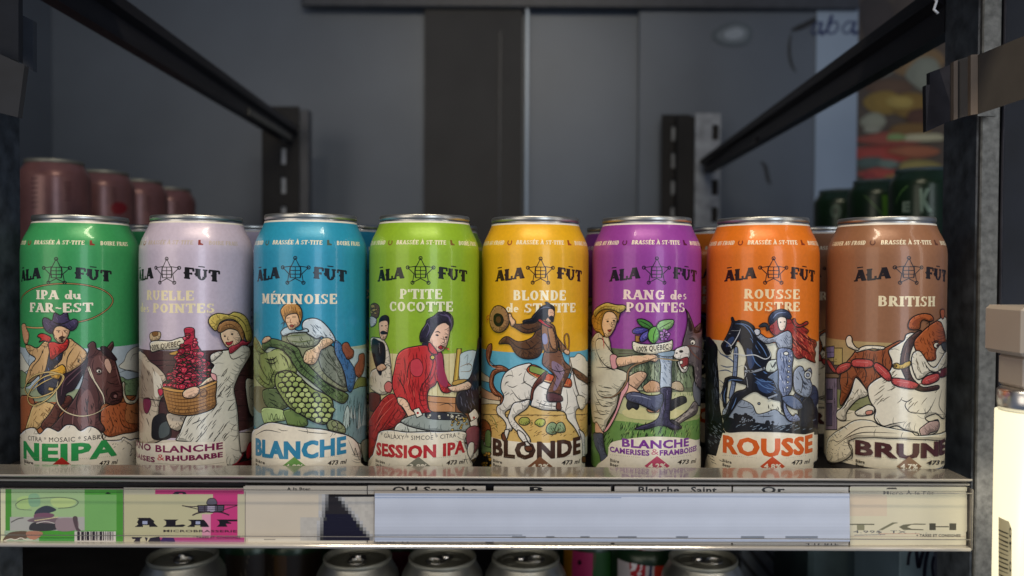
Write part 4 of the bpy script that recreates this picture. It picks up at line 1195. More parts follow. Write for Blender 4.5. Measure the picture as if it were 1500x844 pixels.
def art4(A):
    A.zoom(525, 440, 3.375)
    A.band(240, 700, 'd8cc98'); A.band(470, 700, '8a5a3c'); A.band(675, 990, CREAM)
    for k in range(13): A.run('l a89458 2.4 %g,240 %g,470' % (140 + k * 28, 140 + k * 28))
    A.run('''
p b08c34 2.5 486,240 510,240 492,400 468,400
p d8b850 0 494,240 502,240 486,396 478,396
f c8d8d8 2 510,260 580,250 590,330 560,380 500,390 500,300
s 6c7478 2.4 520,290 540,270 536,320 560,290
s 8a6420 3 500,330 540,314 560,326 548,350 504,352
f c09848 2 470,400 520,390 560,400 560,420 470,420
p c08858 2.6 330,470 480,480 480,560 330,556
l 17120f 2.6 340,500 480,510
s 17120f 2.4 400,520 440,510 470,530
f 1e1a26 3 484,500 500,460 530,430 560,380 600,340 610,180 590,190 584,240 570,300 550,380 500,420 486,460
f 1e1a26 3 484,470 530,420 580,330 604,300 604,600 560,560 520,556 490,530
h 7c7c90 2.2 75 22 40 490,480 560,380 604,320 604,580 500,540
f 6c5038 2.4 60,30 80,14 104,30 104,70 90,90 66,80
b b09858 1.8 9 8 64,20 100,24 98,80 66,76
f c8ccd0 2.4 60,80 90,92 86,120 62,130
f e0d4c0 2.6 62,190 90,184 126,196 150,240 160,300 162,340 140,370 120,340 100,300 70,260
f e4d8c0 2.6 66,350 110,330 150,320 166,360 160,440 120,468 66,440 56,400
h 6a6458 2.2 80 20 40 66,350 160,330 150,450 70,430
f 1c1c22 3 74,190 100,200 130,220 134,290 120,340 110,370 92,340 74,280 66,230
s c8c8c8 3 104,210 108,260
f e0b490 2.6 92,330 120,312 140,330 130,344 104,350
f e8c0a0 2.6 106,100 128,92 148,106 148,150 138,186 122,196 110,180 104,140
f 1c1820 2.4 104,110 112,84 136,74 152,86 152,120 142,100 116,102
f 1c1820 0 110,158 124,150 144,158 140,168 116,168
o 17120f 0 118,126 4,3
o 17120f 0 138,126 4,3
o 17120f 0 116,210 9,5
h 17120f 2.2 80 20 22 108,160 144,160 130,200 112,190
f d4746c 2.4 130,420 150,400 170,420 160,456 136,450
f 6a2a20 2.6 56,460 110,470 100,540 56,540
f b02c28 3 100,520 130,480 170,462 220,490 260,520 240,560 190,620 130,650 100,700 60,790 52,700 54,600
h 5c1010 2.6 -55 18 80 60,620 120,500 200,480 250,540 180,620 60,760
s e0685c 3 90,600 130,520 180,480
s e0685c 3 70,680 110,590 170,520
f c43030 3 196,270 230,240 280,228 330,220 352,214 380,240 410,258 420,300 424,350 440,400 462,424 470,440 440,458 410,448 390,400 378,420 350,440 340,480 350,540 376,560 300,600 240,560 200,500 176,450 170,400 182,330
h 701414 2.6 85 16 70 190,280 340,228 410,270 400,380 340,470 300,560 220,520 180,430
h e46858 2.4 85 80 60 200,280 300,250 300,500 200,440
f 9c3050 0 380,250 412,266 420,330 440,400 430,430 396,400 384,320
f c8404c 1.6 262,300 300,290 320,330 310,370 280,376 258,350
s 17120f 3 352,250 370,300 350,370 310,430 306,500 340,560
s 701414 3 366,260 384,310 366,380 326,430 322,500
s 17120f 3.4 196,380 220,420 240,470
s 17120f 3 256,300 244,350 240,400
f eec8a8 3 196,480 230,486 250,510 262,540 290,560 314,580 306,604 280,596 266,604 250,596 244,570 222,530 200,510
s 17120f 2 262,560 272,596
s 17120f 2 280,566 296,590
f eec8a8 3 440,430 480,420 520,406 540,400 556,420 540,440 510,446 470,452
s 17120f 2 516,410 544,416
s 17120f 2 514,424 540,432
f eec4a8 2.6 346,110 380,96 440,110 450,150 444,190 432,230 410,252 388,256 358,232 350,200 338,170
f 241c30 3 304,180 312,150 332,120 340,96 372,78 400,56 436,58 462,82 466,120 452,152 446,118 420,110 390,124 372,150 356,180 348,204 340,222 322,214 330,200 310,206
s 5c5074 4 400,70 440,80 452,110
s 5c5074 3 420,64 448,84 458,130
s 5c5074 3 318,150 330,130 344,110
s 17120f 3 360,230 372,250 388,256
s 17120f 2.4 438,200 432,214
s b08070 2.6 362,190 366,220 380,240
s 5c5074 3 340,110 352,140 336,180
s 5c5074 3 372,84 400,80
o 241c30 0 324,216 10,8
o f0e0d0 1.6 350,206 4,6
o 17120f 0 388,172 8,4 10
o 17120f 0 432,182 7,4
s 17120f 3 376,158 392,154 404,162
s 17120f 3 424,168 442,168
s 17120f 2 416,176 424,204 412,208
f a82830 1.8 392,232 408,222 420,230 408,242
l 17120f 8 410,228 442,240
l 8a5c30 4 414,230 438,239
o e8783c 0 443,241 5,4
o c8b040 3 366,282 11,11
f c43030 2.6 344,216 356,210 390,258 376,268 350,250
f 9aa49c 3 212,596 260,570 330,556 420,552 500,556 530,570 546,610 540,650 440,650 330,640 250,620
f c8ccc0 2.6 206,604 250,622 330,642 440,654 540,650 548,700 200,690 180,640
h 50564c 2.2 80 26 40 200,610 540,660 540,700 190,680
f 2c2c34 2 330,560 380,552 460,560 520,566 520,590 440,590 350,584
b c8c4b0 1.6 8 16 335,560 520,566 510,590 350,584
b c8a850 1.8 7 18 450,590 530,580 540,640 460,640
p f0ead8 2.6 272,540 300,530 318,566 290,580
o b02020 0 294,556 6,6
p f0ead8 2.6 540,560 570,534 590,570 560,620
p f0ead8 2.6 546,600 580,580 586,640 556,650
o b02020 0 566,580 5,6
f 8a4a54 3 530,640 570,620 600,640 600,700 560,760 530,700
f e8e0cc 2.4 540,710 566,706 560,770 530,790
''')
    A.run('f e9e0c8 3 60,840 78,760 96,690 110,650 160,640 240,650 330,648 420,648 500,645 530,660 520,700 536,760 524,840')
    A.run('h 2a2220 2.6 75 30 60 520,700 600,700 600,820 530,830')
    A.sans('* GALAXY * SIMCOE * CITRA *', 116, 496, 674, 22, '342c28', yb1=672)
    A.sans('SESSION IPA', 96, 520, 760, 62, 'b3242a', yb1=748, bold=.072)
    A.slab("P'TITE", 0, 0, 0, 0, 'e8e8c4', mm=(A.conv(585, 437)[0], A.conv(648, 437)[0], A.conv(616, 438)[1], .0055), bold=1.25)
    A.slab('COCOTTE', 0, 0, 0, 0, 'e8e8c4', mm=(A.conv(570, 456)[0], A.conv(663, 456)[0], A.conv(616, 456.5)[1], .0055), bold=1.25)
    brand(A, 616, '141c10', icon='7c5c20')
    foot(A, 613, '3.8%', '7c7c6c', 552, 680, 684, beer=('Bière légère', 'Light Beer'))
def art5(A):
    A.zoom(690, 440, 3.375)
    A.band(243, 520, '5fb0cc'); A.band(505, 700, 'd8b468'); A.band(672, 990, CREAM)
    A.run('''
f ece4d0 2 486,290 510,280 530,262 560,280 570,300 590,310 590,400 500,380
s 6c7478 2 520,300 540,290
f e4d8b8 2 46,350 70,366 90,380 110,410 80,404 46,390
f d8a880 2 46,430 90,452 140,470 140,500 80,490 46,470
f e4d8b8 2 46,480 90,490 160,500 200,520 46,530
f d8b468 2 40,520 100,512 200,520 400,514 600,500 600,560 40,560
h 8a5c24 2.2 -20 80 22 50,530 580,530 580,670 50,670
f a4a850 2.4 236,600 250,580 280,580 292,600 276,616 250,616
f b8c058 2.4 316,608 330,588 360,588 366,610 344,626
h 4c5420 2.4 80 10 18 236,590 290,590 360,600 340,624 250,616
f 8ca478 2.6 372,650 376,620 400,602 424,616 428,650 400,664
f 8ca478 2.6 416,650 424,612 446,602 462,620 462,650
h 3c5430 2.4 60 12 14 376,620 420,610 460,620 455,655 380,655
h 5c4418 2.4 -40 26 24 300,640 580,630 580,676 300,676
f 9c5c30 2.6 46,600 70,592 96,620 100,680 70,700 46,690
b c07838 2 9 9 50,600 90,620 92,690 50,690
f 6c8c50 2.6 74,650 90,640 100,660 100,720 84,740 70,700
f 6c8c50 2.6 48,700 60,690 72,720 104,730 108,756 60,764
b c89a3c 2.2 9 16 46,740 100,760 104,820 46,820
s 4c6c34 3 90,560 116,590 132,640
h 34401c 2.2 50 30 18 50,550 140,560 150,660 100,640
f 9c5c3c 3 86,222 104,216 104,250 94,300 104,322 150,322 184,340 186,352 150,352 120,368 110,400 124,440 156,470 160,500 144,512 150,480 120,470 96,440 92,390 106,350 130,336 96,322 78,290 76,250
s e09c78 3 96,236 86,290 110,330 160,340
s 4c2418 3 100,250 96,300 140,336
s e09c78 3 110,360 100,420 130,466
s 4c2418 3 118,372 112,420 140,470
f e9e4d8 3.2 296,312 250,318 206,334 170,360 152,400 150,440 164,474 152,510 130,526 132,560 162,590 176,620 166,660 154,664 160,688 178,686 186,650 204,640 196,600 172,572 176,548 230,520 272,500 300,490 296,520 320,530 360,542 440,546 466,560 476,590 510,630 540,690 548,740 552,790 562,792 560,740 556,690 530,620 516,580 520,540 560,520 580,490 584,400 560,380 520,350 500,340 480,400 430,400 350,380 310,350
f e9e4d8 3.2 210,510 250,500 290,490 280,530 240,560 216,580 222,600 260,640 290,680 296,710 300,730 276,730 270,700 240,660 200,620 184,580 190,560
h 3c3830 2.2 -40 40 34 160,400 240,330 280,400 200,500 160,470
h 3c3830 2.2 10 50 26 300,480 480,500 470,540 320,530
s 17120f 3 270,350 262,400 300,430 300,480
s 17120f 2.6 170,380 190,370 214,376
s 17120f 2.6 180,420 206,430 230,420
s 17120f 2.6 330,420 380,440 430,436
s 17120f 2.6 320,500 370,520 430,522
s 17120f 2.6 200,440 240,490 280,486
s 17120f 2.6 470,440 476,500 462,550
s 17120f 2.6 500,430 520,480 560,500
f 6a3c24 2.6 154,660 166,654 172,684 160,694
f 6a3c24 2.6 272,724 300,722 306,740 286,746 272,740
f 6a3c24 2.4 548,780 562,778 562,800 548,800
f 74482c 3 500,336 530,350 570,380 584,400 580,420 550,400 520,380
h 2c1810 2.4 40 12 26 504,340 570,380 576,410 520,380
f cc5c30 3 276,342 300,318 340,330 380,360 440,380 490,390 490,430 430,420 370,404 320,380 290,362
f 8aa050 2.2 296,324 340,334 380,356 360,372 320,362 290,350
s e8c080 3 284,354 330,384 380,400 480,420
f 6a3424 2.6 360,356 372,360 356,400 330,420 310,450 304,490 294,490 300,440 320,400
f 6a3424 2.6 424,500 440,504 444,540 420,536
f 7a5038 3 364,250 390,242 440,250 460,300 490,330 488,350 470,390 450,430 440,470 420,480 396,476 376,462 380,440 400,400 410,370 380,340 352,310
f 8c7488 0 400,300 440,320 460,350 440,400 420,440 404,440 420,380 400,340
h 2a1c1c 2.4 60 24 40 366,260 450,270 484,340 440,440 390,460 400,370
s 17120f 3 380,330 430,352 486,336
f 5c3438 3 374,462 400,456 440,468 452,490 440,500 400,502 376,496
s 17120f 2.6 380,480 440,488
s 17120f 4 360,462 372,468
f 5c3c24 3 140,214 160,186 186,180 220,200 250,204 290,190 312,170 330,130 350,110 366,150 360,200 350,250 330,280 290,290 250,284 220,260 196,220 170,214
h 1c1210 2.6 40 24 40 150,200 240,210 330,150 350,230 280,284 220,250
s 17120f 3.4 190,190 230,230 290,240 340,200
f 5c3c24 3 206,110 230,118 270,114 310,112 340,96 356,120 340,140 300,160 260,160 220,136 204,126
s 17120f 3 240,124 280,144 330,130
f 8a5c34 3 350,112 380,110 410,130 424,180 470,240 476,256 450,250 440,250 430,200 424,250 390,256 364,250 350,190
f 8c8cb0 0 352,170 372,168 376,210 356,214
f a87850 2.4 380,130 404,140 416,190 420,240 400,236 384,190
s 17120f 3 400,140 424,196 436,246
s 17120f 2.6 376,140 386,200 376,250
f e4b890 2.6 182,80 196,64 206,84 222,104 214,124 200,126 196,106
f a87c50 3 108,50 124,30 150,28 176,48 190,84 188,120 166,150 140,160 116,150 100,120 98,80
f 17120f 0 116,80 130,64 154,70 166,96 156,122 136,130 118,112
f 5c3820 0 130,84 146,80 152,100 140,112 128,102
s c4502c 3.4 96,72 84,80 78,100
s c4502c 3.4 98,90 84,96 82,112
f c02c30 3 330,88 350,96 372,116 396,130 392,136 360,122 330,100
f e0b08c 2.6 364,50 384,34 406,46 410,66 404,90 396,106 380,110 366,94
f 141420 3 260,100 290,92 310,80 330,50 350,30 376,20 372,8 386,16 406,30 410,52 392,48 380,60 376,84 360,94 340,88 316,108 290,110 262,114
s 5c6884 3 340,44 366,34 392,36
s 5c6884 2.6 320,76 346,60
f 141420 0 380,84 396,76 408,84 404,108 392,100
s 17120f 2.4 388,62 402,62
f e4b890 2.4 456,250 470,240 484,252 480,268 464,264
c 17120f 6 462,172 474,166 482,190 480,240 470,240 460,200
c 9c6840 3 462,172 474,166 482,190 480,240 470,240 460,200
s 3c2418 4 480,262 500,350 520,440 548,510
s 6a4028 3 474,330 480,380
f e4dcc8 2.4 520,470 556,480 560,520 540,540 524,510
''')
    A.run('p efe6d0 0 104,676 560,676 560,836 104,836')
    A.run('f e9e4d8 3 232,640 262,660 282,700 298,720 300,740 286,748 270,738 262,706 236,670\nf 6a3c24 2.4 268,724 298,722 304,742 286,750 270,742\nf e9e4d8 3 170,640 190,640 186,664 176,690 158,690 152,664 166,660\nf 6a3c24 2.4 154,662 166,658 176,688 160,694\nf e9e4d8 3 530,640 545,690 548,776 560,776 560,700 556,660\nf 6a3c24 2.4 546,774 562,774 562,800 546,800')
    A.sans('BLONDE', 112, 536, 762, 84, '43291d', yb1=752, bold=.072)
    A.run('f e9e4d8 3 268,700 280,700 296,722 282,728 272,716\nf 6a3c24 2.4 268,722 298,720 304,740 286,748 270,740')
    A.slab('BLONDE', 0, 0, 0, 0, 'faf0cc', mm=(A.conv(751, 438)[0], A.conv(829, 438)[0], A.conv(790, 440)[1], .0057), bold=1.25)
    A.slab('de ST-TITE', 0, 0, 0, 0, 'faf0cc', mm=(A.conv(741, 456)[0], A.conv(843, 456)[0], A.conv(790, 458)[1], .0053), bold=1.25)
    A.zoom(690, 440, 3.375)
    A.run('''f 141420 3 300,88 330,50 350,30 372,22 366,10 378,10 386,18 404,30 410,52 392,48 380,60 376,84 360,94 340,88
f e0b08c 2.6 380,44 402,44 410,66 404,84 380,80
s 5c6884 3 340,44 366,34 392,36
f 141420 0 380,84 396,76 408,84 404,108 392,100
s 17120f 2.4 388,60 402,60
f e4b890 2.6 182,80 196,64 206,84 222,104 214,124 200,126 196,106
f a87c50 3 108,50 124,30 150,28 176,48 190,84 188,120 166,150 140,160 116,150 100,120 98,80
f 17120f 0 116,80 130,64 154,70 166,96 156,122 136,130 118,112
f 5c3820 0 130,84 146,80 152,100 140,112 128,102''')
    brand(A, 791.8, '30160c', icon='9c4420')
    foot(A, 791, '4.2%', '84583c', 723, 849, 684)
def art6(A):
    A.zoom(850, 440, 3.375)
    A.band(240, 700, '64704c'); A.band(440, 700, 'b0b878'); A.band(600, 720, '7c9c48'); A.band(700, 990, CREAM)
    A.run('''
p 6c7458 0 170,245 620,245 620,440 170,440
l 4c3c34 3 190,262 260,262
l 4c3c34 3 190,250 260,250
f b0b494 2 216,380 260,350 330,380 330,440 220,440
''')
    r6 = random.Random(4)
    for k in range(9):
        x = 270 + k * 32; c = ['7c8c68', '90a080', '4c5c44', 'a0ac8c'][k % 4]
        A.run('p %s 0 %g,290 %g,340 %g,336 %g,380 %g,372 %g,430 %g,430 %g,372 %g,380 %g,336 %g,340' % (c, x, x + 14, x + 8, x + 20, x + 12, x + 26, x - 26, x - 12, x - 20, x - 8, x - 14))
        A.run('l 2c3424 2.4 %g,300 %g,440' % (x, x))
    A.run('''
h 222c1c 2.2 75 16 26 260,290 590,290 590,440 260,440
f c89c74 2.6 310,430 330,410 350,396 384,404 396,430 392,452 330,456
f c0ac8c 2.6 440,430 460,404 490,402 510,430 500,450
s 17120f 2.4 340,410 350,440
f c0c090 0 200,470 600,460 600,560 200,560
f d0c890 0 220,540 400,530 560,560 400,590 240,580
h 54743c 2.6 80 14 20 220,450 600,450 600,480 220,480
f 22242c 3 430,540 440,500 470,484 500,474 520,480 524,500 510,510 490,520 470,530 450,544
f 22242c 3 240,490 270,496 290,520 280,540 260,530 240,540 230,520
f 6c944c 0 60,660 120,600 240,600 400,620 600,590 600,680 500,690 300,690 60,740
h 1c2c14 3 -70 11 34 190,600 600,600 590,680 200,690
h 1c2c14 3 -60 14 30 60,660 170,640 160,720 60,800
h 9cb868 2.6 -70 30 26 190,590 600,590 590,680 200,690
f 6c944c 0 60,700 110,690 150,760 120,815 60,815
f 74747a 3 560,400 590,390 606,400 606,500 580,520 556,470
f 807470 3 560,500 580,520 570,560 520,590 470,620 440,620 450,600 480,580 530,540
f b0a498 0 540,540 556,546 500,590 480,600
f 34303a 3 436,600 456,590 480,606 500,630 470,640 440,632
h 242028 2.6 -40 20 24 480,580 570,500 580,540 500,600
''')
    # tree post and boot
    A.run('''
f b8c4d0 2.4 392,260 456,256 450,330 446,440 396,440 398,330
h 6c7c90 2.4 60 22 30 400,270 450,270 444,430 400,430
f 3c3650 3 396,436 446,432 448,480 440,560 446,600 490,626 470,640 420,622 380,620 330,636 270,636 300,620 350,604 384,580 398,530 402,480
h 7c7494 2.6 85 16 60 404,440 442,440 436,590 380,610 400,520
s 17120f 3 420,460 416,540 400,600
f d8b090 2.6 196,440 220,400 250,370 300,350 330,372 280,440 250,470
f e8b898 2.8 200,440 224,410 250,420 300,460 276,490 240,480 210,470
f 50546e 3.2 228,466 260,452 300,458 340,470 380,468 404,460 410,490 396,530 370,546 330,530 290,512 240,496
s 9ca0b8 3 250,470 300,474 350,490
s 17120f 3 300,462 310,500
s 17120f 3 340,472 330,520
f b07c58 2.4 330,536 370,550 390,534 384,552 340,552
''')
    # woman
    A.run('''
f dcd6bc 3.2 58,220 70,180 90,160 130,160 150,200 156,240 170,270 184,300 170,330 230,356 240,400 200,440 190,480 180,530 140,600 120,650 90,610 68,600 58,520 52,400
h 3c3828 2.4 10 18 50 62,420 190,400 180,500 130,600 64,580
h 3c3828 2.4 70 40 40 62,200 140,190 160,290 70,320
s 17120f 3 80,420 100,470 160,480
s 17120f 3 76,460 110,520 160,520
s 17120f 3 76,500 100,560 140,560
s 17120f 3 84,330 140,334 180,350
s 17120f 2.6 96,160 90,230 100,290 120,330
f e4a4a8 2.2 218,410 240,402 236,440 214,480 196,530 170,590 140,640 120,650 150,600 180,540 200,470
f dcd6bc 3 84,200 110,190 140,230 170,272 190,300 170,334 140,330 110,300 86,250
f e4a4a8 2 152,274 180,270 190,300 184,334 160,334
f efc49c 3 184,284 230,276 270,270 310,270 340,264 372,270 384,290 370,304 340,300 300,314 260,312 230,322 188,326
s 17120f 2.2 300,276 330,286
s 17120f 2.2 340,270 374,280
s 17120f 2.2 330,294 366,300
s 17120f 6 372,286 420,290 470,296 500,294
s b09868 3 372,286 420,290 470,296 500,294
s 17120f 11 380,280 330,300 270,320 240,350 232,400 200,450 160,478 120,478
s 8a6c4c 6 380,280 330,300 270,320 240,350 232,400 200,450 160,478 120,478
s 6c5030 5 130,470 110,462
s 6c5030 5 134,480 112,486
f e8b898 2.6 84,600 110,640 120,660 110,690 90,680 78,640
f 4e5468 3.2 70,660 90,656 116,660 120,700 130,750 146,790 130,812 108,800 100,760 80,720
s 9ca0b8 3 90,680 106,740
h 17120f 2.4 70 20 24 76,670 116,670 136,790 112,800
f f0caa0 2.8 100,100 120,60 160,50 186,80 180,120 168,150 150,176 130,182 120,160 106,130
f c89840 3 66,120 64,80 90,50 120,40 160,36 200,50 196,80 188,110 184,80 160,56 130,60 116,90 112,130 124,170 120,180 100,160 80,150
s 6a4414 2.6 76,110 90,70 130,46
s 6a4414 2.6 90,140 96,90 120,60
f ccb45c 3 72,60 84,40 110,22 140,12 180,22 220,24 228,40 200,62 170,50 130,44 100,56 80,80
s 8a7024 3 90,50 130,30 190,34
h 8a7024 2 20 24 24 80,60 130,20 220,30 190,56 120,46
o 17120f 0 140,104 6,4
o 17120f 0 170,100 6,4
s 17120f 2.6 128,94 148,92
s 17120f 2.6 160,88 180,88
s 17120f 2.2 156,104 162,126 154,130
f a83438 1.6 140,148 158,144 150,156
s c84050 5 112,178 120,200 122,240
''')
    # donkey
    A.run('''
f 5c5054 3.2 596,110 590,140 580,160 560,150 548,158 540,110 528,70 518,44 530,60 548,100 560,140 578,152 590,160 598,200 596,400 570,400 560,380 556,340 548,318 530,310 530,230 510,230 506,200 520,166 546,152
f 5c5054 3 518,150 526,100 524,56 536,76 556,130 560,160 590,150 596,110 604,120 604,420 566,410 556,330 540,320 520,300 500,240 506,196
f 786a6c 0 540,180 570,180 580,240 560,260 540,230
f 241c20 0 530,84 546,120 548,150 534,150 528,110
h 241c20 2.6 80 24 34 560,180 600,160 600,400 566,400
h b8a8a0 2.4 75 50 24 560,300 600,300 600,500 560,480
f e4dcd0 3 456,262 470,240 496,228 520,224 534,240 536,270 526,290 500,292 474,290 460,280
f e4dcd0 3 480,300 520,290 530,316 520,350 500,356 484,330
f 8a2c30 2.4 486,296 524,280 528,316 512,340 494,330
p f0ead8 2 484,300 500,296 500,312 488,316
p f0ead8 2 502,330 520,322 520,336 508,344
o 17120f 0 494,252 10,7
o 17120f 0 472,260 6,4
o f0e8d8 2.4 550,208 12,14
o 17120f 0 548,212 5,6
s 17120f 4 532,190 548,186 562,194
s 7c4838 4 530,230 548,260 580,290 600,296
s 7c4838 4 520,226 560,226 600,240
''')
    # fruit and ribbon
    A.run('''
p a87838 2.4 272,174 300,176 300,206 272,206
f ece4c8 3 262,204 300,214 360,216 430,204 452,196 450,240 420,256 360,266 300,260 266,246
f 8aa0b0 2 380,262 430,252 460,250 452,276 400,276
f 4c4498 3 258,150 276,136 310,134 338,146 330,160 290,168 264,164
f 5c54a8 3 294,190 306,166 336,150 344,166 330,190 304,206
s b0a8e0 3 276,148 310,144
s b0a8e0 3 310,184 330,166
f 4c8c3c 3 282,96 310,92 346,110 360,130 352,142 320,136 294,120
f 6cb04c 3 334,170 346,140 374,130 388,160 384,190 364,212 342,200
f 8cb874 3 376,130 390,106 420,96 458,98 450,130 420,148 390,150
s 17120f 2.4 290,98 330,120 352,136
s 17120f 2.4 374,136 362,170 360,204
s 17120f 2.4 384,140 420,120 450,104
''')
    for k in range(16):
        a = k * 2.4; q = 5.2 * math.sqrt(k); A.run('o %s 2 %g,%g 8,8' % (['b070b8', 'c490d0', '9858a8'][k % 3], 414 + q * math.cos(a), 172 + q * 1.15 * math.sin(a)))
    A.f([(110, 840), (140, 770), (150, 712), (200, 690), (360, 672), (540, 684), (580, 712), (600, 760), (606, 840)], CREAM, 0)
    A.sans('100% QUÉBEC', 280, 432, 254, 26, '3a3024', yb1=240, bold=.02)
    A.sans('BLANCHE', 210, 530, 720, 40, '7c3494', yb1=717, bold=.072)
    A.sans('CAMERISES', 150, 342, 760, 26, '7c3494', bold=.045); A.sans('&', 350, 386, 762, 30, 'cc6c84'); A.sans('FRAMBOISES', 390, 568, 760, 26, '7c3494', bold=.045)
    A.slab('RANG des', 0, 0, 0, 0, 'eed4c8', mm=(A.conv(912, 437)[0], A.conv(1006, 437)[0], A.conv(960, 439)[1], .0055), bold=1.25)
    A.slab('POINTES', 0, 0, 0, 0, 'eed4c8', mm=(A.conv(917, 457)[0], A.conv(1002.5, 457)[0], A.conv(960, 457.5)[1], .0055), bold=1.25)
    brand(A, 962, '1c0c24', icon='5c1438')
    foot(A, 962, '4.2%', 'c4506c', 895, 1018, 683)
def art7(A):
    A.zoom(1020, 440, 3.375)
    A.band(222, 700, 'd8d6c0'); A.band(660, 990, CREAM)
    A.run('''
f 1c2028 3 34,222 100,222 104,300 112,400 116,520 130,600 134,680 120,740 90,770 34,770
h 5c6878 2.6 86 16 60 44,230 98,230 110,420 120,600 60,650
h 0c0e12 3 86 24 60 44,230 98,230 110,420 120,600 60,650
b 10141c 2 14 24 50,600 130,610 140,700 60,740
h 8c98a4 2.2 40 16 20 50,600 130,610 140,700 60,740
l 4c5c78 6 118,262 180,300 190,330
s 4c5c78 5 106,240 130,270 176,280
s 4c5c78 5 120,320 150,330 186,326
s 4c5c78 4 110,350 150,345 182,360
s 4c5c78 4 206,330 230,320
f 7c8cac 2.6 188,240 206,238 204,330 198,400 180,480 162,482 176,400 184,330
h 34405c 2.2 88 20 40 186,240 204,240 196,400 176,470
s 4c5c78 4 110,390 140,420 120,470 130,500
h 34405c 2.2 60 30 30 106,390 140,420 150,470 110,500
f 8c98a8 2.6 130,560 150,520 170,490 200,484 250,500 280,520 300,560 340,556 390,540 430,570 470,590 470,640 300,640 160,620
s 17120f 2.4 200,520 230,530 270,524
s 17120f 2.4 300,572 350,574 380,570
f 10141c 2 136,600 160,580 200,590 260,600 330,610 420,620 500,600 560,560 590,520 604,600 600,660 400,650 240,648 150,650
h 7c8c9c 2.4 -20 20 26 150,600 400,620 590,570 600,650 200,640
b 10141c 1.5 12 22 190,560 240,556 290,590 280,620 200,616
b 8c98a8 1.8 7 16 200,570 280,590 270,610 210,604
b 10141c 1.5 10 10 336,600 380,600 376,626 340,626
h 17120f 2.6 70 30 20 330,510 440,520 440,580 350,560
o 8c98a8 2.4 310,510 6,5
f 34405c 3 480,470 540,420 590,430 600,500 560,560 510,590 500,540
h 10141c 3 -40 16 34 486,470 590,440 590,540 520,590
f 202430 3 520,500 560,480 580,540 560,620 520,630 500,600
''')
    # horse
    A.run('''
f 0e1220 3.2 126,226 140,200 160,160 172,130 178,110 176,88 190,100 204,106 230,100 260,110 286,130 290,150 300,180 340,220 366,262 368,300 400,300 450,330 470,420 440,480 430,500 440,560 460,590 470,600 450,590 420,530 416,500 380,490 330,470 292,450 250,468 210,500 190,530 170,560 150,590 134,580 130,570 150,560 170,500 176,480 200,452 240,440 250,420 220,410 180,396 160,400 156,430 150,480 150,524 138,526 134,500 130,460 142,400 150,384 180,376 220,384 240,388 240,330 250,290 236,240 226,220 206,196 190,230 176,244 172,262 154,268 142,258
f 2c4068 0 250,240 270,250 290,300 270,340 256,310
f 2c4068 0 300,390 350,400 380,440 350,460 310,440
f 2c4068 0 160,196 180,180 190,190 170,220 150,230
h 4c6c9c 2.6 60 26 40 240,140 290,180 350,260 360,300 300,250
h 4c6c9c 2.6 30 24 44 270,360 400,330 430,440 400,480 300,440
h 4c6c9c 2.4 -20 40 30 160,384 240,392 230,400 160,398
h 4c6c9c 2.4 -40 30 34 180,490 250,440 280,446 200,500
f 0e1220 2 176,88 184,84 194,104 214,98 230,110 216,120 190,120
s 5c7cac 3 196,116 230,120 262,150 280,190
s 5c7cac 3 220,112 262,130 290,170
s 5c7cac 3 300,200 330,240 350,280
s 5c7cac 3 270,240 290,300 320,330
s 5c7cac 3 300,400 340,430 390,440
s 5c7cac 3 290,380 330,400 380,400
s 5c7cac 3 160,400 180,392 230,396
s 5c7cac 3 150,430 140,470 146,510
s 5c7cac 3 200,480 190,510 176,540
s c8ccd0 2.4 164,166 174,164
s c8ccd0 3 220,140 210,170 180,220 160,226
s c8ccd0 3 140,196 170,220 176,240
s c8ccd0 3 176,150 220,150
s c8ccd0 3.4 170,250 180,264 200,264 240,272 290,270 340,290 366,270 350,230
s c8ccd0 3 240,380 250,340 236,320
s c8ccd0 4 250,380 256,430
l 17120f 16 240,350 290,350 350,330
l 8c94a0 9 240,350 290,350 350,330
b 10141c 0 4 10 250,345 290,345 350,328 348,336 260,356
f ccd4c8 3.2 342,330 356,300 390,292 412,300 410,330 396,350 360,356 344,348
s 17120f 4 366,310 376,330 390,306 384,340
f 6c7c94 3 350,380 390,350 420,330 430,400 400,440 380,400
''')
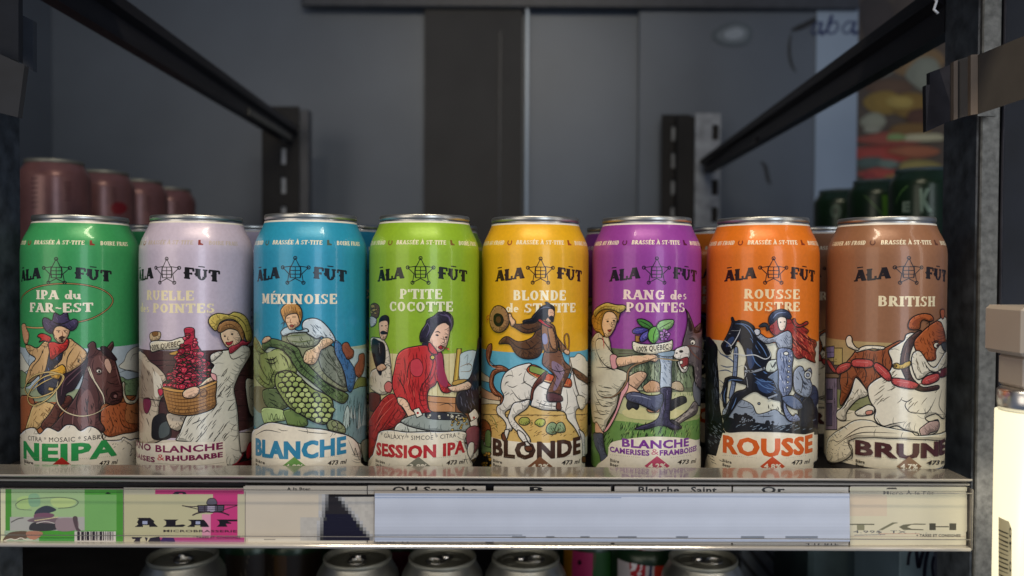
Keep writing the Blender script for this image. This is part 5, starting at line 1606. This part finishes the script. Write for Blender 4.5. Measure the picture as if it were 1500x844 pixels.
    # rider
    A.run('''
f 9a2a24 3 402,90 380,110 360,130 370,160 400,180 420,170 450,190 470,250 480,272 500,290 530,284 560,300 584,308 580,290 586,262 580,240 590,220 584,200 560,190 540,170 550,150 520,130 480,120 470,100 440,80
f 9a2a24 3 470,100 484,90 490,108 510,120 540,104 548,116 520,130 490,132
h e07050 2.6 60 14 40 480,130 540,160 580,220 580,300 500,280 460,200
h 48100e 3 55 18 44 470,120 540,160 584,220 580,300 500,280 460,200
s 48100e 4 480,130 520,170 560,200 584,206
s 48100e 4 470,180 510,230 560,260
f f0dcc8 2.6 400,90 416,80 440,88 442,120 432,146 416,150 404,130
f 28304c 3 358,110 360,80 384,54 420,44 450,54 466,80 452,92 430,80 404,84 380,110 366,118
s 7c8cb4 3 376,90 400,64 440,60
o 17120f 0 414,108 4,3
o 17120f 0 434,106 4,3
s a02c28 3 414,132 430,130
f a0a8b8 3 300,160 320,166 350,186 384,180 420,160 450,150 468,170 470,220 464,240 420,244 400,230 390,206 350,214 320,200 296,176
h 3c4860 2.4 60 24 30 300,165 380,190 460,160 460,235 400,230
f c8ccd4 2.6 286,150 300,140 316,150 312,170 296,172
s 17120f 8 314,130 330,116 350,120 356,140
s 17120f 7 312,142 322,124
f 30343c 2.6 310,128 330,112 350,116 358,140 348,150 344,130 324,132
f 7c88a8 3 404,240 460,240 476,270 470,330 470,390 466,440 450,470 440,520 470,570 490,560 510,590 480,600 450,590 430,550 424,480 404,430 404,360 396,300
h 24304c 2.8 80 20 50 410,250 470,260 460,440 440,500 410,400
h d0d8e8 2.4 80 50 30 410,250 470,260 460,440 440,500 410,400
o e8e8e0 2.2 440,262 12,9
''')
    for k in range(6): A.run('o e8e8e0 1.6 %g,%g 5,5' % (456 - k * 2, 300 + k * 26))
    A.run('''
f 5c6c8c 3 420,480 470,470 510,500 520,530 490,540 450,520
f 8c98ac 3 476,360 500,326 520,330 530,350 556,334 564,360 556,390 566,420 560,460 540,480 510,470 480,440
h 1c2430 2.8 50 20 34 480,350 560,350 560,460 500,470
o c8ccc8 2.6 544,368 18,20
o 8c98ac 2.4 544,368 9,10
s 17120f 4 500,350 520,400 510,460
l 17120f 12 350,484 400,462
l 8c94a0 7 354,482 398,464
''')
    A.run('p efe4ca 0 132,655 580,650 576,840 40,840 60,760 100,770')
    A.run('h 17120f 2.6 30 22 30 46,700 110,740 150,800 60,820')
    A.sans('ROUSSE', 134, 570, 748, 86, 'd8601c', yb1=744, bold=.072)
    A.slab('ROUSSE', 0, 0, 0, 0, 'f2d8a8', mm=(A.conv(1089, 437)[0], A.conv(1171.5, 437)[0], A.conv(1131, 438)[1], .0055), bold=1.25)
    A.slab('RUSTRE', 0, 0, 0, 0, 'f2d8a8', mm=(A.conv(1089, 456)[0], A.conv(1171.5, 456)[0], A.conv(1131, 456)[1], .0053), bold=1.25)
    A.zoom(1020, 440, 3.375)
    A.run('f 28304c 3 358,110 360,80 384,54 420,44 450,54 466,80 452,92 430,80 404,84 380,110 366,118\ns 7c8cb4 3 376,90 400,64 440,60')
    brand(A, 1133, '2c0e08', icon='8a3410')
    foot(A, 1131.5, '4,8%', 'd4542c', 1059, 1186, 684)
def art8(A):
    A.zoom(1195, 440, 3.375)
    A.band(235, 430, 'b09868'); A.band(360, 640, '5c4c50'); A.band(510, 660, '8a8c60'); A.band(610, 990, 'e8dec2')
    A.run('''
p b8a468 2.6 90,236 132,236 132,320 90,320
p 8c7cac 2.6 52,232 92,226 92,282 58,286
l 17120f 2.4 72,230 72,284
l 17120f 2.4 52,258 92,256
h 5c4c2c 2 2 20 30 50,290 130,280 130,360 50,360
p 8a7058 3 46,360 116,362 116,384 46,384
p 8a7890 3 50,384 106,384 106,640 50,640
p 544868 2.4 56,440 84,440 84,490 56,490
p 544868 2.4 54,510 82,510 82,620 54,620
l 17120f 2.4 92,390 92,640
h 2c2430 2.4 88 18 40 50,390 106,390 106,640 50,640
h 54582c 2.4 -8 40 50 110,520 280,480 300,600 110,620
f 94502c 3.4 120,500 126,440 120,400 130,350 150,310 180,274 200,250 240,240 290,250 340,236 390,210 420,200 440,220 430,300 360,400 300,420 270,460 250,440 210,380 190,400 170,450 130,520
h 4c2410 2.6 100 44 36 140,330 240,250 400,230 340,380 240,420 160,460
f e6dec8 3.2 196,250 240,226 290,224 340,230 330,244 280,240 230,250 206,256
f e6dec8 3.2 204,248 180,240 158,226 150,200 156,180 170,174 180,186 184,210 200,232 216,240
f e6dec8 3.2 204,384 190,400 176,450 150,500 130,530 106,550 104,576 124,594 150,592 152,560 170,530 210,490 256,470 250,440
s 17120f 3 150,330 160,380 150,430
s 17120f 3 200,270 190,320 210,370
s 17120f 3 240,260 230,310 250,360 240,410
s 17120f 3 290,260 284,320 300,370
s 17120f 3 340,250 330,300 340,340
s 17120f 3 166,480 150,520 130,540
h 6a6048 2.4 -50 30 34 170,460 220,420 220,480 150,540
f e6dec8 3.2 196,552 230,530 262,516 290,530 284,560 250,570 210,570
f c88470 2.2 250,548 280,544 276,562 250,564
f e6dec8 3.4 360,250 400,220 436,196 446,170 480,160 520,180 640,180 640,560 590,560 540,580 560,600 600,590 606,620 596,650 560,670 540,690 510,670 500,655 440,640 400,620 350,630 310,610 290,580 296,540 270,500 258,450 264,420 300,390 340,370 370,340 376,300
h 5c523c 2.6 -35 22 54 380,280 440,330 420,400 340,560 300,540 280,450
h 5c523c 2.6 -50 40 50 400,480 520,460 600,440 540,560 400,560
h 5c523c 2.4 -60 40 34 380,240 470,180 440,330 390,300
s 17120f 3.4 450,500 440,520 460,550 500,560
s 17120f 3.4 420,490 450,500 480,480
s 17120f 3.4 590,480 560,540 530,560 470,550
s 17120f 3.4 620,440 606,520 640,570
s 17120f 3.4 300,580 330,620 380,610 440,600
f b89c94 3 510,640 530,620 560,600 600,596 608,620 596,644 560,656 540,680 520,670
s 17120f 2.6 530,630 560,650
s 17120f 2.6 560,610 590,640
f 4c3028 3.4 490,160 520,150 500,190 476,230 462,280 460,330 470,370 490,400 530,430 600,420 600,440 540,450 500,444 462,420 440,380 420,330 420,280 440,210
s 8a6858 2.6 450,230 438,290 448,350
f c8a850 3 380,318 400,310 420,318 440,306 464,300 466,320 440,336 410,340 384,334
o 8a6c24 2.2 392,324 8,6
f b05c30 3.4 486,200 510,170 540,140 580,110 610,100 630,130 634,170 640,210 610,220 590,250 590,290 560,300 530,290 500,260 486,230
f e6dec8 2.6 596,100 640,86 640,200 634,160 616,110
f b05c30 3.4 456,136 462,100 490,76 530,66 566,72 580,96 560,104 530,96 516,110 510,140 480,146
f 8c4424 0 474,120 490,96 530,82 510,100 500,130
s 17120f 3 540,120 560,110 550,150
h 5c2810 2.6 70 24 30 500,190 600,130 600,250 530,280
o e8e0c8 3 592,222 13,14
o 3c1c14 0 598,224 7,8
s 17120f 4 570,210 590,200 606,206
f 4c5054 3 616,216 640,208 640,250 626,244
f e6dec8 3.2 480,260 510,250 540,290 560,320 590,326 640,250 640,330 600,360 560,356 530,380 500,390 480,350 470,300
h 5c523c 2.6 70 18 50 480,270 540,300 600,340 560,360 490,380
s 17120f 4 530,300 560,346 600,350 640,300
f 6c1c24 3 590,360 640,330 640,370 610,380
p f4eedc 1.6 600,352 612,346 610,362
f b05c30 3 612,50 630,46 630,84 618,90
''')
    for pts in ('56,300 66,294 84,320 102,350 98,360 84,350 64,322', '104,340 120,320 150,308 176,312 172,332 150,350 120,364 106,360', '180,300 200,290 260,292 284,304 284,322 262,332 200,330 180,320',
                '288,316 302,308 330,322 360,350 374,380 366,398 344,392 310,360 290,336', '376,388 400,384 460,394 500,410 502,426 480,438 420,430 380,412', '520,400 540,376 590,360 606,370 600,394 560,414 528,416'):
        A.run('f c04c48 3.6 ' + pts)
    A.run('''
s e8a098 5 200,304 260,306
s e8a098 5 120,334 156,320
s e8a098 5 310,326 350,366
s e8a098 5 400,400 460,408
s e8a098 5 540,396 590,376
l 6c1c1c 4 172,318 184,312
l 6c1c1c 4 282,314 294,318
l 6c1c1c 4 368,390 382,396
l 6c1c1c 4 500,416 522,410
f e6dcc0 2.6 60,700 90,660 120,640 150,620 180,600 220,590 280,596 320,620 400,636 470,650 500,668 600,660 640,650 640,690 200,680 180,760 120,800 60,790
s 17120f 2.6 110,640 140,624 160,640
s 17120f 2.6 70,700 90,690 110,700 130,690
s 3c3024 3 100,720 170,672 250,652 400,656
s 3c3024 3 130,690 220,630 320,624
''')
    for k in range(60):
        x = random.uniform(56, 190); y = random.uniform(660, 800); A.run('o 3c3024 0 %g,%g 2,1.6' % (x, y))
    A.run('s 17120f 3 140,700 170,710 184,740 180,780 150,790\ns 17120f 2.4 50,790 80,810 120,806')
    A.sans('BRUNE', 198, 632, 758, 72, '4a2424', yb1=752, bold=.072)
    A.slab('BRITISH', 0, 0, 0, 0, 'eedfb8', mm=(A.conv(1285, 447)[0], A.conv(1370, 447)[0], A.conv(1327, 449)[1], .0057), bold=1.25)
    brand(A, 1331, '1a1216', icon='5c3424')
    foot(A, 1331, '4,7%', '8c6c50', 1254, 1383, 684)
tall_can(30, 205, 'green tall can showing a cowboy swinging a lasso on a brown horse, front row', art1, '3c9a5a')
tall_can(204, 371, 'pale lilac tall can showing a woman in white with a basket of strawberries', art2, 'c8bbca')
tall_can(372, 537, 'blue tall beer can showing a man riding a huge green scaly turtle', art3, '2c95b5')
tall_can(541, 701, 'lime green tall beer can showing a woman in a red dress at a card table', art4, '90b62e')
tall_can(705.5, 861, 'yellow tall beer can showing a rider waving his hat on a white horse', art5, 'e6ae20')
tall_can(867, 1026, 'purple tall beer can showing a woman pulling a donkey by its rope', art6, '97429a')
tall_can(1034, 1199, 'orange tall beer can showing a red haired rider on a black horse', art7, 'e2771f')
tall_can(1209, 1386, 'brown tall can showing a bulldog with a string of sausages, front row', art8, '946749')
names = ['green', 'pale lilac', 'blue', 'lime green', 'yellow', 'purple', 'orange', 'brown']
pics = ['cowboy', 'strawberry', 'turtle', 'card table', 'white horse', 'donkey', 'black horse', 'bulldog']
for i, c in enumerate(list(CANS)):
    o = c.copy(); COL.objects.link(o); o.location = (c.location.x, c.location.y + .100, 0)
    o['label'] = 'tall beer can almost hidden directly behind the %s %s can' % (names[i], pics[i]); o['group'] = 'tall beer cans in the second row'
    for ch in list(c.children):
        d = ch.copy(); COL.objects.link(d); d.parent = o
# ------------------------------------------------------------------ other cans
SB = [(.0001, .004), (.020, .0035), (.0235, .0006), (.0248, 0), (.0262, .0008), (.0300, .0060), (.0325, .0100), (.0331, .0130), (.0331, .1020), (.0329, .1050), (.0321, .1080), (.0306, .1110), (.0288, .1140), (.0272, .1165), (.0264, .1180)]
SL = [(.0264, .1180), (.0270, .1188), (.0272, .1200), (.0270, .1214), (.0264, .1220), (.0257, .1218), (.0254, .1200), (.0249, .1164), (.0240, .1154), (.0229, .1160), (.0222, .1174), (.0001, .1176)]
def short_can(name, loc, label, group, bm, lm, ang=0., art=None, sc=1., tab=True):
    t = empty(name, loc, label, 'can', group)
    MB().lathe(SB, 80).build('body', bm, t); l = MB().lathe(SL, 80)
    l.build('lid', lm, t)
    if tab:
        lid = t.children[-1] if len(t.children) else None
        pull_tab(.1178, 1, ang).build('pull_tab', M['alu'], t)
        m = MB(); q = [(.0085 * math.cos(a), .0125 + .0065 * math.sin(a)) for a in [2 * math.pi * i / 24 for i in range(24)]]
        c, s_ = math.cos(ang), math.sin(ang)
        m.tube([(x * c - y * s_, x * s_ + y * c, .1177) for x, y in q], .0004, 6, True); m.build('opening_score', M['alud'], t)
    return t
for i, (x, ang, lab) in enumerate(((268, .5, 'silver topped can with its tab turned right, under the magenta ticket'), (524, .1, 'silver topped can with its tab facing forward, below the pixel block ticket'),
                                   (648, -.7, 'silver topped can with its tab turned to the right, below the lime can'), (770, 1.5, 'silver topped can with its tab lying sideways, below the yellow can'),
                                   (1030, 1.2, 'silver topped can beside the red and navy logo can, below the orange can'))):
    Yc = .627; X = at(x, 816, Yc).x
    short_can('silver_can', (X, Yc, -.226), lab, 'silver topped cans on the lower shelf', M['silver'], M['alud'], ang)
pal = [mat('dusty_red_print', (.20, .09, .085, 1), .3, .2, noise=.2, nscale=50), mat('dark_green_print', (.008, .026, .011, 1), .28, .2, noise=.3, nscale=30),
       mat('colour_print', 'fff', .35, .15, attr=True, noise=.1)]
crate = box('carton', (-.60, .74, .0004), (-.415, 1.20, .112), M['teal'], .002); tag(crate, 'dark carton under the dusty red cans at the far left', 'carton')
def cyl_conv(X, Y, z0, r):
    def conv(x, y):
        d = ray(x, y); a = d.x ** 2 + d.y ** 2; b = 2 * (d.x * (CO.x - X) + d.y * (CO.y - Y)); c = (CO.x - X) ** 2 + (CO.y - Y) ** 2 - r * r
        t = (-b - math.sqrt(max(b * b - 4 * a * c, 0))) / (2 * a); p = CO + d * t
        return (math.atan2(p.x - X, -(p.y - Y)) * r, p.z - z0)
    return conv
def wrap_art(t, X, Y, z0, fn, name='printed_label', r=.0331):
    A = Art(cyl_conv(X, Y, z0, r), Y / F, dict(r=r)); fn(A); stp = 2 * math.pi * r / 80
    def t3(u, v, h):
        a = u / r; q = .0331 if v < .102 else (.0331 - (v - .102) * .38); q = q - .0331 + r + h + .0002
        return (q * math.sin(a), -q * math.cos(a), v, a)
    A.build(name, pal[2], t, t3, .00002, lambda V: (math.sin(V[3]), -math.cos(V[3]), 0), (stp, [.102, .108, .114]))
for i, (Y, px) in enumerate(((.80, 80), (.885, 150), (.97, 203), (1.06, 248))):
    X = at(px, 240, Y).x
    t = short_can('red_can', (X, Y, .1122), ['dusty red can nearest the left post, behind the green can', 'dusty red can second from the left post', 'dusty red can third from the left post', 'dusty red can farthest back, behind the lilac can'][i],
                  'dusty red cans on the carton', pal[0], M['alud'], 0, tab=False)
    def fr(A, px=px, i=i):
        k = 1 - i * .14
        for j in range(7): A.run('l 3c1418 1.3 %g,%g %g,%g' % (px - 34 * k, 262 + i * 8 + j * 7, px - 24 * k, 261 + i * 8 + j * 7))
        for j in range(6): A.run('l 3c1418 1.2 %g,%g %g,%g' % (px + 14 * k, 268 + i * 8 + j * 5, px + 24 * k, 268 + i * 8 + j * 5))
        if i == 1: A.run('o 7c1c20 0 %g,305 12,9' % (px + 24))
    wrap_art(t, X, Y, .1122, fr)
crate = box('carton', (.385, .76, .0004), (.52, 1.16, .112), M['teal'], .002); tag(crate, 'dark carton under the green cans at the far right', 'carton')
for i, (Y, px) in enumerate(((.83, 1352), (.93, 1286), (1.04, 1232))):
    X = at(px, 250, Y).x
    t = short_can('green_can', (X, Y, .1122), ['dark green can with white E K letters, nearest the right post', 'dark green can between the two other green cans, with a diagonal line', 'dark green can with white O letter, farthest back of the green ones'][i],
                  'dark green cans on the carton', pal[1], M['teal'], 0, tab=False)
    def fg(A, i=i):
        if i == 0:
            A.st([(1312, 300), (1318, 285), (1330, 272), (1350, 262)], 1.4, '5c8c4c')
            A.sans('E', 1322, 1333, 310, 14, '7c9080', bold=.05); A.sans('K', 1346, 1366, 308, 30, '6c8474', bold=.06, shear=-.1)
        elif i == 1: A.run('l 4c7040 1.6 1262,282 1280,300 1296,318\nl 406c24 7 1296,286 1297,318')
        else: A.sans('O /', 1216, 1246, 318, 18, '4c6454', bold=.03)
    wrap_art(t, X, Y, .1122, fg)
# coloured cans deeper on the lower shelf
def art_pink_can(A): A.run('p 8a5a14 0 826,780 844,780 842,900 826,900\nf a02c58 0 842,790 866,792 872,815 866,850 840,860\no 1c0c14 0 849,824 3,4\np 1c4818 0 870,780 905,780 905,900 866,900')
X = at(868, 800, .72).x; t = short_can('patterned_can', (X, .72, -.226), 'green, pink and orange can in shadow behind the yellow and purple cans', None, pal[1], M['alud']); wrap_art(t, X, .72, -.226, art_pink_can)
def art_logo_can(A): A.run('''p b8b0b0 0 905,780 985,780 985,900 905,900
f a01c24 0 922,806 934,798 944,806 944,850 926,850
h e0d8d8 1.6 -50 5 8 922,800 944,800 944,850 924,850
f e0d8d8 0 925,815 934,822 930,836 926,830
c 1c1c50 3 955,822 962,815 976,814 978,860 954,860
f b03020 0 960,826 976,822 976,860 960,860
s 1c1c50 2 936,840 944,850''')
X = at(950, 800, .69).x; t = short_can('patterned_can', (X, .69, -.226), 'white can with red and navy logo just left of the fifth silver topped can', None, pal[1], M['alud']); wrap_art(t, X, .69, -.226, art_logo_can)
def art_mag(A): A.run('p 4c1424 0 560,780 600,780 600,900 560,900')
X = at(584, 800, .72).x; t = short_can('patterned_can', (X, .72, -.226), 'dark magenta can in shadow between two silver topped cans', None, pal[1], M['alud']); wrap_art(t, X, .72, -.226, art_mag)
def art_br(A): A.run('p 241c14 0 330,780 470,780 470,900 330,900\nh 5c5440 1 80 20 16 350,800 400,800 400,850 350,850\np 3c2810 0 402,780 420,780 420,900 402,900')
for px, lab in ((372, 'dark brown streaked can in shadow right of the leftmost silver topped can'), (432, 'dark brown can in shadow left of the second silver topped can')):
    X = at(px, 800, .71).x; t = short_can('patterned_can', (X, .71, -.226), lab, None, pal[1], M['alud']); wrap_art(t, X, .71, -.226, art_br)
# wire rack, teal pack and blue box at the right of the lower shelf
t = empty('wire_rack', at(1120, 830, .8), 'grey shelf divider with slanting dark wires, right of the silver topped cans', 'wire rack'); L = t.location
pa = at(1085, 900, .86); pb = at(1186, 802, .86)
MB().box((pa.x - L.x, .86 - L.y, pa.z - L.z), (pb.x - L.x, .87 - L.y, pb.z - L.z)).build('back_sheet', M['coolst'], t)
for k in range(6):
    m = MB().tube([at(1064 + k * 22, 790, .85) - L, at(1120 + k * 24, 860, .85) - L], .0016, 8); m.build('wire', M['wirerack'], t)
pa = at(1185, 900, .70); pb = at(1316, 790, .70)
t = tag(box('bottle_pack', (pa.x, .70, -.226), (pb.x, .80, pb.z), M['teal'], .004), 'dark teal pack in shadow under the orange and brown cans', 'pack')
t = empty('printed_box', at(1345, 840, .60), 'dull blue box with a dark handwritten M, beside the right post at the bottom', 'box'); L = t.location
pa = at(1317, 900, .60); pb = at(1369, 790, .60)
MB().box((pa.x - L.x, 0, -.226 - L.z), (pb.x - L.x, .08, pb.z - L.z), .001).build('carton_body', mat('dull_blue_card', (.11, .17, .22, 1), .5, 0, noise=.15, nscale=30), t)
A = planar_art(.5996)
A.run('l 0c0c20 4.5 1330,828 1332,812 1338,800 1342,798\nl 0c0c20 5.5 1342,800 1345,830 1350,815 1356,798 1362,796\nl 0c0c20 5 1362,798 1356,820 1354,846 1360,856\nl 0c0c20 4 1368,815 1365,830 1368,850')
build_planar(A, 'script_letter', M['wallprint'], .5996, t)
